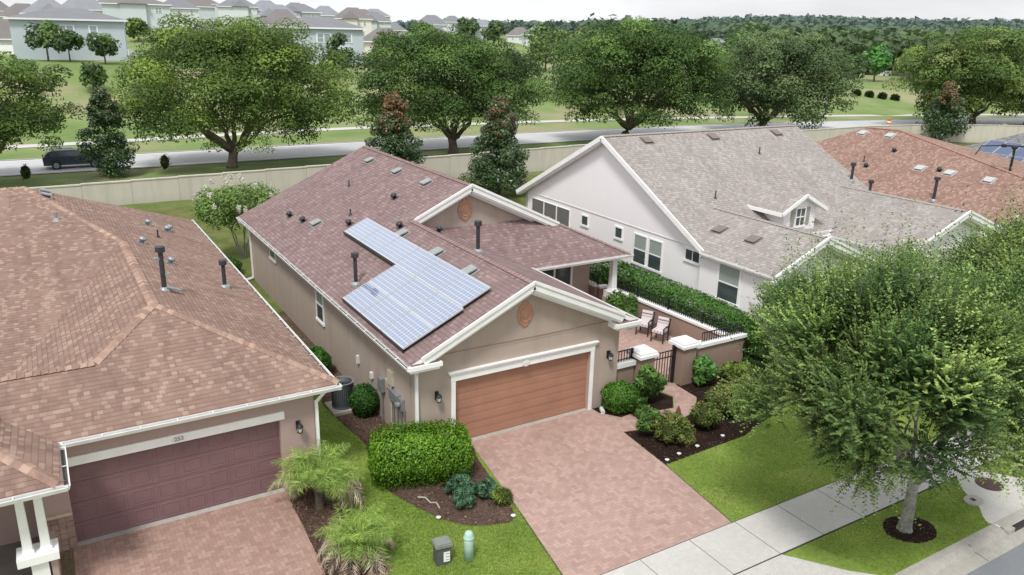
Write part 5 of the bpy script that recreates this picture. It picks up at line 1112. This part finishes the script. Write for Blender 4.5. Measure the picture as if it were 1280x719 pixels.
# distant woods: thousands of small crowns on the far hills, one uncountable mass
def woods(name, xs, ys, n, hr, label, seed, col, sz):
    g = np.random.default_rng(seed); X = g.uniform(*xs, n); Y = g.uniform(*ys, n); b = np.degrees(np.arctan2(X+8, Y+19)); k = (b > -8) & (b < 72); X, Y = X[k], Y[k]; return X, Y
g = np.random.default_rng(5); C = []; K = []; NN = []; S_z = []
def belt(d0, d1, b0, b1, n, h0, h1, colr, hz, lf):
    d = g.uniform(d0, d1, n); b = np.radians(g.uniform(b0, b1, n)); X = -8+d*np.sin(b); Y = -19+d*np.cos(b); Z = height(X, Y); H_ = g.uniform(h0, h1, n)
    keep = np.sin(X*.012)*np.sin(Y*.015)+g.normal(size=n)*.35 > -.9; X, Y, Z, H_ = X[keep], Y[keep], Z[keep], H_[keep]; n = len(X)
    for k in range(6):
        dd = sph(g, n); R0 = H_*.42
        C.append(np.stack([X, Y, Z+H_*.62], -1)+dd*R0[:, None]*np.array([1,1,.9])); NN.append(dd+[0,0,.4]); base = np.array(colr)*(1+g.normal(size=(n,1))*.16)*(1+.28*dd[:, 2:3]); K.append(base*(1-hz)+np.array([.27,.33,.36])*hz); S_z.append(R0*lf*g.uniform(.7, 1.2, n))  # hz blends a pale haze colour into the crowns
belt(290, 520, 46, 72, 3600, 9, 16, L3(76,96,56), .06, .3)
belt(520, 900, 36, 72, 6000, 10, 18, L3(68,88,58), .14, .36)
belt(900, 1600, 26, 72, 8000, 10, 18, L3(62,82,60), .24, .5)
belt(1600, 2900, 18, 72, 9000, 12, 22, L3(60,80,66), .36, .7)
o = leafmesh('distant_woods', np.concatenate(C), np.concatenate(S_z), np.concatenate(K).clip(.01,1), 'leaf', .8, np.concatenate(NN), None, 9)
tag(o, 'hazy wooded hills along the horizon at the right', 'woods', None, 'stuff')
# hedge row across the field
for i, (x, y) in enumerate([(123+i*2.2, 77-i*1.15) for i in range(4)]):
    bush('shrub', (x, y, float(height(x,y))), (.95,.95,.75), 'round dark shrub in the planted row across the field', 'shrub', 'row of shrubs across the field', 140, .35, oakd, 300+i, lump=.1)
for x, y, h, lb in ((-9.1,51.4,1.5,'small sapling behind the wall at far left'), (.8,51.8,1.7,'small sapling behind the wall between magnolia and oak')):
    bush('sapling', (x,y,0), (.9,.9,h), lb, 'sapling', None, 170, .08, oakp, int(x*10)+99, lump=.3)
bush('palm_shrub', (95.5,35.5,0), (4,3,2.0), 'spiky pale green shrub in front of the wall by the terracotta house', 'shrub', None, 300, .5, [L3(150,160,100), L3(124,140,80)], 66, asp=.12, core=False)

# ---- feathery street trees
def street_tree(loc, ztrunk, cz, rad, label, seed, ntw, palette, tr, off=(0,0), bark='bark_pale', leaf=.036, group='street trees on the verge', lowcut=-.55, lean=(0,0), name='street_tree'):
    g = np.random.default_rng(seed); L = np.array(loc, float); t = empty(name, loc, label, 'tree', group)
    cc = L+np.array([off[0], off[1], cz]); rad = np.array(rad, float); f = L+np.array([lean[0], lean[1], ztrunk]); mb = MB().mat(bark)
    mb.tube([L+[0,0,-.05], L+[0,0,.12], L+(f-L)*.3+[.02,0,0], L+(f-L)*.65, f, f+(f-L)*.12], [tr*1.5, tr*1.15, tr, tr*.88, tr*.9, tr*.5], 14)
    ends = []
    for i in range(11):
        an = 2*math.pi*i/11+g.uniform(-.25,.25); hr = g.uniform(.35,.75); e = cc+np.array([math.cos(an)*rad[0]*hr, math.sin(an)*rad[1]*hr, g.uniform(-.35,.45)*rad[2]])
        p = limb(mb, f-[0,0,g.uniform(0,.25)], e, tr*.5, tr*.1, g, 6, .3, -.04); ends += p[2:]
        for q in range(4):
            st = p[g.integers(2, 6)]; e2 = st+(g.normal(size=3)*.5+[math.cos(an)*.4, math.sin(an)*.4, .7])*rad.mean()*.35; ends += limb(mb, st, e2, tr*.16, tr*.03, g, 4, .3)[1:]
    # twigs: each a curved shoot carrying pairs of small leaves
    nc = 130; cd = sph(g, nc); cd[:, 2] = np.where(cd[:, 2] < lowcut, -cd[:, 2], cd[:, 2]); cr = g.uniform(.45, 1.0, nc)**.7; ccx = cc+cd*cr[:, None]*rad*.84; csz = g.uniform(.45, 1.0, nc)*rad.mean()*.21; ctint = (1+g.normal(size=nc)*.24).clip(.55,1.5); ch = g.uniform(size=nc)
    ci = g.choice(nc, ntw, p=csz**2/(csz**2).sum()); d = sph(g, ntw); base = ccx[ci]+d*csz[ci][:, None]*g.uniform(.1, 1.0, (ntw,1))
    outd = (base-cc)/rad; outd /= np.linalg.norm(outd, axis=1)[:, None]+1e-6
    dirv = outd*.7+d*.5+np.array([0,0,.62])+g.normal(size=(ntw,3))*.25; dirv /= np.linalg.norm(dirv, axis=1)[:, None]
    ln = g.uniform(.3, .7, ntw)*(.6+.65*cr[ci]**2); ln[g.uniform(size=ntw) < .05] *= 1.9; m = 17
    tt = np.linspace(.08, 1, m)[None, :, None]; P = base[:, None, :]+dirv[:, None, :]*ln[:, None, None]*tt; P[..., 2] -= (tt[..., 0]**2)*ln[:, None]*g.uniform(-.1, .42, (ntw,1))
    top = (outd[:, 2] > .55) & (g.uniform(size=ntw) < .1)
    P[top] = base[top][:, None, :]+(np.array([0,0,1.0])+g.normal(size=(top.sum(),3))*.22)[:, None, :]*g.uniform(.8,2.0,(top.sum(),1,1))*tt
    side = np.cross(dirv, np.array([0,0,1.0]))+g.normal(size=(ntw,3))*.35; side /= np.linalg.norm(side, axis=1)[:, None]+1e-6
    sg = np.where(np.arange(m) % 2 == 0, 1, -1)[None, :, None]; ax = side[:, None, :]*sg+dirv[:, None, :]*.6; Cc = P+ax*leaf*.7
    pal = np.array(palette); kc = pal[np.minimum((ch[ci]*len(pal)).astype(int), len(pal)-1)]*ctint[ci][:, None]
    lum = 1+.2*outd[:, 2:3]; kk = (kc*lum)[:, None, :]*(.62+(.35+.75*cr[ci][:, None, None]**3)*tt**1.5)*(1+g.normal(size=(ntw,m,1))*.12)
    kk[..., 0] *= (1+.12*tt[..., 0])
    leafmesh('crown', Cc.reshape(-1,3), leaf*g.uniform(.8, 1.35, ntw*m), kk.reshape(-1,3).clip(.005,1), 'leaf', .5, np.repeat((outd+[0,0,.8])[:, None, :], m, 1).reshape(-1,3), t, seed, axis=ax.reshape(-1,3))
    # bare woody shoots inside
    mb.mat(bark); k = g.choice(ntw, 420)
    for q in k: mb.tube([base[q]-dirv[q]*.35, base[q]+dirv[q]*ln[q]*.5], [.014,.006], 4, False)
    mb.build('trunk', t)
stp = [L3(84,110,58), L3(70,96,50), L3(98,122,66), L3(58,82,44), L3(114,136,76)]
street_tree((9.3,-9.25,0), 1.6, 4.25, (4.15,3.6,2.55), 'feathery light green street tree with pale trunk in a mulch ring', 31, 16500, stp, .145, off=(-1.0,.5), lowcut=-.5)
street_tree((15.05,-9.0,0), 2.1, 4.75, (3.5,3.1,2.3), 'street tree at the right edge beside the drain apron', 32, 11500, stp, .14, off=(.9,.5), lowcut=-.3)
# crape myrtles with white blossom
def crape(loc, h, r, label, seed, ntw=1500, lean=(0,0), leaf=.05, th=.26):
    g = np.random.default_rng(seed); L = np.array(loc, float); t = empty('crape_myrtle', loc, label, 'tree', 'white flowering crape myrtles'); cc = L+[lean[0], lean[1], h*.68]; mb = MB().mat('bark_pale')
    for i in range(5):
        an = i*1.26+g.uniform(-.3,.3); limb(mb, L+[math.cos(an)*.08, math.sin(an)*.08, 0], cc+np.array([math.cos(an)*r*.5, math.sin(an)*r*.5, 0]), .045, .015, g, 5, .2)
    mb.build('trunk', t); n = ntw*6; nl = 34; d = sph(g, nl); lc = cc+d*g.uniform(.6,1.15,(nl,1))*np.array([r*.72, r*.72, h*th]); li = g.integers(nl, size=n); dd = sph(g, n); C = lc[li]+dd*r*.27*(g.uniform(.3,1,(n,1))**.5); K = mixcols(g, n, [L3(104,130,66), L3(122,146,80), L3(90,116,60)])
    leafmesh('crown', C, leaf*g.uniform(.7,1.3,n), K*(1+.2*dd[:, 2:3]), 'leaf', .55, dd+[0,0,.5], t, seed)
    nb = 20; top = cc+sph(g, nb)*np.array([r*.95, r*.95, h*.36]); top[:, 2] = np.abs(top[:, 2]-cc[2])*.9+cc[2]; m = 55; dd = sph(g, nb*m); C = np.repeat(top, m, 0)+dd*np.array([.12,.12,.2])*g.uniform(.3,1,(nb*m,1))*(r/2.0)
    leafmesh('blossom', C, .035*(r/1.8)*g.uniform(.7,1.3,nb*m), np.tile(np.array([.66,.64,.56]), (nb*m,1))*g.uniform(.75,1.1,(nb*m,1)), 'leaf', .8, dd, t, seed+1)
crape((.45,23.2,0), 4.3, 2.4, 'white flowering crape myrtle at the back left corner of the taupe house', 41, 1600, leaf=.075, th=.17)
crape((14.7,-.6,0), 3.3, 1.5, 'white flowering crape myrtle at the end of the tall hedge', 42)
crape((20.5,-1.4,0), 4.3, 2.4, 'white flowering crape myrtle in front of the grey house between its gables', 43, 2200)
crape((24.8,-2.6,0), 4.4, 2.4, 'crape myrtle in front of the right gable of the grey house', 44, 2200)
crape((31,-1,0), 4.2, 2.4, 'crape myrtle at the right edge before the terracotta house', 45, 1800)

# ---- shrubs
hp = [L3(98,138,36), L3(82,122,32), L3(116,152,46), L3(66,104,28)]
dkp = [L3(58,92,34), L3(48,80,30), L3(74,108,42)]
mdp = [L3(84,116,54), L3(70,102,46), L3(100,132,62)]
# clipped two lobed hedge by the garage
hb = bush('clipped_hedge', (-.3,-.88,0), (2.75,1.75,1.22), 'bright green clipped hedge between the corner of the taupe house and the driveway', 'hedge', None, 17000, .04, hp, 51, 6, rz=R_(-20), lump=.05)
bush('round_shrub', (-.85,6.9,0), (1.15,1.25,1.0), 'round green shrub behind the air conditioner', 'shrub', None, 3500, .045, [L3(72,116,40), L3(60,100,36)], 52)
bush('round_shrub', (-.42,3.15,0), (.95,.95,1.05), 'dark round shrub in front of the air conditioner', 'shrub', None, 3500, .042, [L3(48,84,34), L3(58,96,38)], 53)
bush('round_shrub', (7.05,-.45,0), (1.15,1.05,.95), 'neat round green shrub right of the garage door', 'shrub', None, 4500, .04, [L3(84,126,44), L3(72,112,40)], 54, 2.6)
for (x, y, sx, h, lb, pal, sd, sq, lf) in (
  (8.2,-.55,1.1,1.45,'leafy bush with dark stems in front of the left gate pier',mdp,55,2,.075), (7.35,-1.05,.8,.7,'small low bush beside the neat round shrub',dkp,56,2,.05),
  (6.75,-2.25,.95,1.05,'loose leafy bush at the driveway corner of the right bed',mdp,57,2,.06), (7.05,-2.95,1.3,.95,'rounded olive bush with reddish tips nearest the lawn',[L3(108,128,56),L3(92,112,52),L3(128,116,66),L3(78,100,44)],58,2.2,.042),
  (8.6,-2.8,1.3,.95,'rounded green bush right of the carved stake',[L3(92,116,50),L3(78,102,44),L3(116,112,60)],59,2.2,.045), (9.7,-2.35,1.5,1.1,'olive bush under the street tree branches',[L3(104,126,58),L3(86,108,48),L3(128,122,70)],60,2.2,.05),
  (10.9,-.35,1.0,1.15,'bright leafy bush at the right gate pier',[L3(84,128,62),L3(100,144,74)],61,2,.085), (12.0,-.75,1.3,.9,'yellow green bush before the patio wall',[L3(120,138,62),L3(100,124,54)],62,2,.06), (12.9,-2.0,1.6,1.3,'large green bush right of the bed under the street tree',mdp,63,2,.06), (11.2,-2.1,1.4,1.0,'reddish green bush in the middle of the right bed',[L3(112,120,60),L3(136,110,74),L3(92,112,52)],64,2,.05),
  (13.8,.1,1.4,1.6,'dense dark bush at the end of the patio wall',dkp,65,2,.06)):
    bush('shrub', (x,y,0), (sx,sx*.95,h), lb, 'shrub', None, int(1500*sx*h/.5)//1, lf, pal, sd, sq, lump=.14)
for i, (x, y, sz, h, lb) in enumerate(((.15,-2.35,.95,.5,'blue green juniper nearest the hedge'), (.0,-2.9,.8,.45,'blue green juniper in the middle of the mulch bed'), (.7,-2.75,.8,.42,'blue green juniper beside the driveway edge'), (.35,-1.95,.7,.45,'blue green juniper tucked against the hedge front'))):
    bush('juniper', (x,y,0), (sz,sz,h), lb, 'shrub', None, 2400, .05, [L3(78,112,82), L3(66,98,74), L3(94,128,96)], 70+i, 2, lump=.22, asp=.28)
bush('grass_tuft', (.95,-3.3,0), (.7,.6,.4), 'yellow green strappy plant at the driveway end of the mulch bed', 'plant', None, 700, .09, [L3(130,148,70), L3(112,132,60)], 75, 2, lump=.2, asp=.13)
bush('grass_tuft', (7.5,-3.3,0), (.4,.4,.3), 'tiny pale grass tuft at the lawn edge', 'plant', None, 160, .07, [L3(160,160,90), L3(128,140,70)], 76, asp=.13, core=False)
bush('tall_hedge', (14.45,6.8,0), (1.5,12.6,1.55), 'long green hedge between the patio wall and the pale grey house', 'hedge', None, 26000, .055, [L3(66,104,38), L3(54,90,32), L3(80,120,46)], 80, 5, lump=.03, rz=R_(0))
bush('shrub', (-.9,20.6,0), (1.3,1.6,.8), 'low dark shrub at the foot of the crape myrtle by the back corner', 'shrub', None, 1500, .06, dkp, 81)
# potted plants on patio
def pot(x, y, h, sz, lb, pc, sd, lf=.06):
    o = empty('potted_plant', (x,y,.012), lb, 'potted plant', 'potted plants on the patio')
    mb = MB().mat(pc); mb.lathe((x,y,.012), [(.13,0), (.19,.3), (.21,.31), (.21,.36), (.18,.36), (.17,.32), (.01,.32)], 18); mb.build('pot', o)
    g = np.random.default_rng(sd); n = 900; d = sph(g, n); C = np.array([x,y,h*.68])+d*np.array([sz/2,sz/2,h*.36])*g.uniform(.3,1,(n,1)); leafmesh('foliage', C, lf, mixcols(g, n, mdp), 'leaf', .5, d+[0,0,.4], o, sd)
    mb = MB().mat('bark'); mb.tube([(x,y,.3), (x+.02,y,h*.75)], [.03,.015], 6); mb.build('stem', o)
tq = simple('teal_pot', lin(70,130,122), .35, .08, 3); tcp = simple('clay_pot', lin(120,84,68), .8)
pot(11.9,6.0,1.5,1.0,'tall leafy plant in a clay pot beside the porch column',tcp,90,.08); pot(12.1,5.35,1.0,.8,'bushy plant in a teal pot next to the patio chairs',tq,91); pot(12.65,5.9,1.3,.55,'slim potted plant against the side patio wall',tcp,92)
# small stemmed gate tree
# feather palms in the left bed
def palm(x, y, h, nf, fl, label, seed, dead=15):
    g = np.random.default_rng(seed); o = empty('pygmy_palm', (x,y,0), label, 'palm', 'feathery palms in the left bed'); mb = MB().mat('bark'); mb.lathe((x,y,0), [(.12,0), (.1,h*.5), (.14,h)], 10); mb.build('trunk', o)
    for nm, cnt, cols, dr, el in (('fronds', nf, [L3(146,174,84), L3(128,160,74), L3(166,188,104), L3(112,142,68)], .62, (.6,1.42)), ('dead_fronds', dead, [L3(196,180,160), L3(170,150,128), L3(212,200,184)], 1.0, (-.05,.5))):
        C = []; A = []; K = []; ss_ = []
        rb = MB().mat('wood' if nm == 'dead_fronds' else 'frondstem')
        for k in range(cnt):
            an = g.uniform(0, 6.28); e = g.uniform(*el); L_ = fl*g.uniform(.75,1.1)*(1.15 if nm == 'dead_fronds' else 1); m = 52; hd = np.array([math.cos(an), math.sin(an), 0]); pts = []
            p = np.array([x,y,h*.95]); ang = e
            for q in range(m): ang -= dr*2.1/m*(.4+1.2*q/m); p = p+(hd*math.cos(ang)+np.array([0,0,math.sin(ang)]))*L_/m; p[2] = max(p[2], .05); pts.append(p.copy())
            pts = np.array(pts); rb.tube([pts[0], pts[13], pts[26], pts[39], pts[-1]], [.012,.01,.008,.006,.003], 4, False)
            sd = np.array([-hd[1], hd[0], 0]); tt = np.linspace(0, 1, m); wl = .26*np.sin(np.pi*(tt*.85+.1))**.7*fl
            for s_ in (-1, 1):
                ax = sd*s_*.9+np.gradient(pts, axis=0)/np.linalg.norm(np.gradient(pts, axis=0), axis=1)[:, None]*.55+np.array([0,0,-.28])+g.normal(size=(m,3))*.1
                C.append(pts+ax*wl[:, None]*.55); A.append(ax); ss_.append(wl*.6); K.append(mixcols(g, m, cols)*g.uniform(.85,1.15))
        C = np.concatenate(C); C[:, 2] = np.maximum(C[:, 2], .03); leafmesh(nm, C, np.concatenate(ss_), np.concatenate(K), 'leaf', .04, np.tile([0,0,1.0], (len(C),1)), o, seed, axis=np.concatenate(A)); rb.build('stems', o)
M['frondstem'] = simple('frond_stem', lin(130,140,70), .7)
palm(-3.3,-1.2,.85,40,1.3,'larger feathery palm with brown drooping fronds by the plum garage door', 95); palm(-3.2,-3.7,.5,36,1.12,'smaller yellow green palm in the front of the left bed', 96)

# ---- grass blades and mulch chips near the camera (uncountable ground cover)
from mathutils.geometry import intersect_point_tri_2d
def inpoly(X, Y, poly):
    r = np.zeros(len(X), bool); n = len(poly); j = n-1
    for i in range(n):
        xi, yi = poly[i]; xj, yj = poly[j]; c = ((yi > Y) != (yj > Y)) & (X < (xj-xi)*(Y-yi)/(yj-yi+1e-12)+xi); r ^= c; j = i
    return r
bed_l = curve_pts([(-.02,6.0), (-1.25,5.0), (-1.25,3.0), (-1.1,1.2), (-1.5,-.2), (-1.45,-1.3), (-1.1,-2.4), (-.55,-3.5), (.2,-4.0), (.9,-4.0), (1.2,-2.6), (1.45,-1.0), (1.7,-.0), (.9,-.03), (-.02,0)], 5)
bed_p = curve_pts([(-3.85,-.2), (-2.95,-.1), (-2.65,-.9), (-2.9,-1.9), (-2.75,-3.0), (-2.7,-4.2), (-3.1,-5.1), (-4.2,-5.3), (-4.05,-3.6), (-3.9,-1.8)], 5)
pad_p = curve_pts([(13.2,-8.36), (13.85,-8.55), (14.3,-9.1), (14.9,-9.75), (16.0,-10.26), (14,-10.262), (11.55,-10.265), (12.05,-9.55), (12.3,-9.1), (12.75,-8.6)], 6)
ring = curve_pts([(8.7,-9.2), (9.2,-8.75), (9.85,-8.9), (10.15,-9.4), (9.7,-9.85), (9.0,-9.75)], 6)
bed_r = [(6.2,-1.77), (7.2,-2.02), (8.3,-2.02), (9.2,-1.77), (9.98,-1.02), (10.02,.1), (13.6,.2), (14.6,-.2), (13.5,-2.5), (9.4,-3.75), (6.04,-3.9)]
drive = [(1.72,.16), (6.25,.16), (6.02,-3.9), (5.62,-6.9), (.62,-6.9), (1.15,-3.85), (1.5,-1.4)]
g = np.random.default_rng(77)
def scatter(n, x0, x1, y0, y1, inc=None, exc=()):
    X = g.uniform(x0, x1, n); Y = g.uniform(y0, y1, n); k = np.ones(n, bool)
    if inc: k &= inpoly(X, Y, inc)
    for e in exc: k &= ~inpoly(X, Y, e)
    return X[k], Y[k]
GXs = []; GYs = []
for (n, x0, x1, y0, y1, exc) in ((52000,-2.9,1.3,-6.88,-.2,(bed_l,bed_p,drive)), (30000,5.7,14,-6.88,-2.6,(bed_r,drive)), (26000,6.6,20,-10.22,-8.46,(ring,pad_p)), (16000,-2.9,-.2,.0,14,(bed_l,))):
    X, Y = scatter(n, x0, x1, y0, y1, None, exc)
    if y1 == -8.46: k = X > 6.6+(-8.43-Y)*.42; X, Y = X[k], Y[k]
    if y0 == -6.88 and x0 < 0: k = X < 1.1-(-Y-3.85)*.18+.3; X, Y = X[k], Y[k]
    GXs.append(X); GYs.append(Y)
X = np.concatenate(GXs); Y = np.concatenate(GYs); n = len(X)
pt = (np.sin(X*1.7+np.sin(Y*2.1)*1.3)*np.sin(Y*1.9+np.cos(X*1.3))+1)/2
P = np.stack([X, Y, np.full(n, .02)], -1); ax = np.stack([g.normal(size=n)*.7, g.normal(size=n)*.7, np.full(n, 1.0)], -1)
K = L3(124,150,72)*(1-pt[:, None])+L3(160,176,96)*pt[:, None]; K = K*(1+g.normal(size=(n,1))*.14).clip(.6,1.5); dry = g.uniform(size=n) < .1+.16*(pt > .8); K[dry] = L3(160,150,96)
tag(leafmesh('grass', P, .032*g.uniform(.6,1.3,n), K, 'leafgrass', .22, np.stack([g.normal(size=n), g.normal(size=n), np.zeros(n)], -1), None, 3, axis=ax), 'short lawn grass around the driveways and on the verge', 'grass', None, 'stuff')
CX = []; CY = []
for (n, poly, bb) in ((9000, bed_l, (-1.9,1.8,-4.2,6)), (6000, bed_p, (-4.3,-2.5,-5.5,0)), (7000, bed_r, (5.9,14,-4,.3)), (900, ring, (8.6,10.3,-10,-8.6))):
    X, Y = scatter(n, *bb, poly); CX.append(X); CY.append(Y)
X = np.concatenate(CX); Y = np.concatenate(CY); n = len(X); P = np.stack([X, Y, .016+g.uniform(0,.02,n)], -1)
K = mixcols(g, n, [L3(122,96,80), L3(90,68,58), L3(148,124,108), L3(66,50,44), L3(172,154,138)], [.3,.3,.15,.2,.05]); K[X > 5] *= .42
ax = np.stack([g.normal(size=n), g.normal(size=n), g.normal(size=n)*.2], -1)
tag(leafmesh('mulch_chips', P, .03*g.uniform(.5,1.5,n), K, simple('wood_chip', (.1,.07,.05,1), .9) if False else 'leaf_hedge', .35, np.tile([0,0,1.0], (n,1)), None, 4, axis=ax), 'brown bark chips covering the planting beds', 'mulch', None, 'stuff')

# ================================================================== CAMERA, SKY, SUN
cp = Vector((-8.34873, -18.80941, 11.86001)); yaw, pitch, roll, fpx = .546052, .314550, .023549, 990.586
fw = Vector((math.sin(yaw)*math.cos(pitch), math.cos(yaw)*math.cos(pitch), -math.sin(pitch))); r0 = Vector((math.cos(yaw), -math.sin(yaw), 0)); u0 = r0.cross(fw)
c_, s_ = math.cos(roll), math.sin(roll); rr = c_*r0+s_*u0; uu = -s_*r0+c_*u0
cam = bpy.data.cameras.new('camera'); co = bpy.data.objects.new('camera', cam); COL.objects.link(co)
m4 = Matrix((rr, uu, -fw)).transposed().to_4x4(); m4.translation = cp; co.matrix_world = m4
cam.sensor_width = 36; cam.lens = fpx/1280*36; cam.clip_start = .1; cam.clip_end = 9000; scene.camera = co
SUN_EL, SUN_AZ = R_(57), R_(226)      # azimuth clockwise from +Y
w = bpy.data.worlds.new('World'); scene.world = w; w.use_nodes = True; nt = w.node_tree; nt.nodes.clear(); N = NT(nt)
sky = N.n('ShaderNodeTexSky', sky_type='NISHITA'); sky.sun_disc = False; sky.sun_elevation = SUN_EL; sky.sun_rotation = SUN_AZ; sky.air_density = 1.2; sky.dust_density = 3.5; sky.ozone_density = 1
tc = N.n('ShaderNodeTexCoord').outputs['Generated']
cl = N.noise(N.mapping(tc, (1.6,1.6,7)), 2.2, 5, .55)
cov = N.ramp(cl, [(.34, (.75,.75,.75,1)), (.6, (.97,.97,.97,1))])
hs = N.n('ShaderNodeHueSaturation'); hs.inputs['Saturation'].default_value = .55; N.set(hs.inputs['Color'], sky.outputs[0])
col = N.mix(cov, hs.outputs[0], (8.6,8.75,9.0,1))
bg = N.n('ShaderNodeBackground'); N.set(bg.inputs[0], col); bg.inputs[1].default_value = .118
out = N.n('ShaderNodeOutputWorld'); N.set(out.inputs[0], bg.outputs[0])
sl = bpy.data.lights.new('sun', 'SUN'); sl.energy = 2.8; sl.angle = R_(11); sl.color = (1,.97,.92); so = bpy.data.objects.new('sun', sl); COL.objects.link(so)
sd = Vector((math.sin(SUN_AZ)*math.cos(SUN_EL), math.cos(SUN_AZ)*math.cos(SUN_EL), math.sin(SUN_EL))); so.rotation_euler = (-sd).to_track_quat('-Z', 'Y').to_euler(); so.location = (0,-10,40)
scene.view_settings.view_transform = 'Standard'; scene.view_settings.look = 'None'; scene.view_settings.exposure = 0
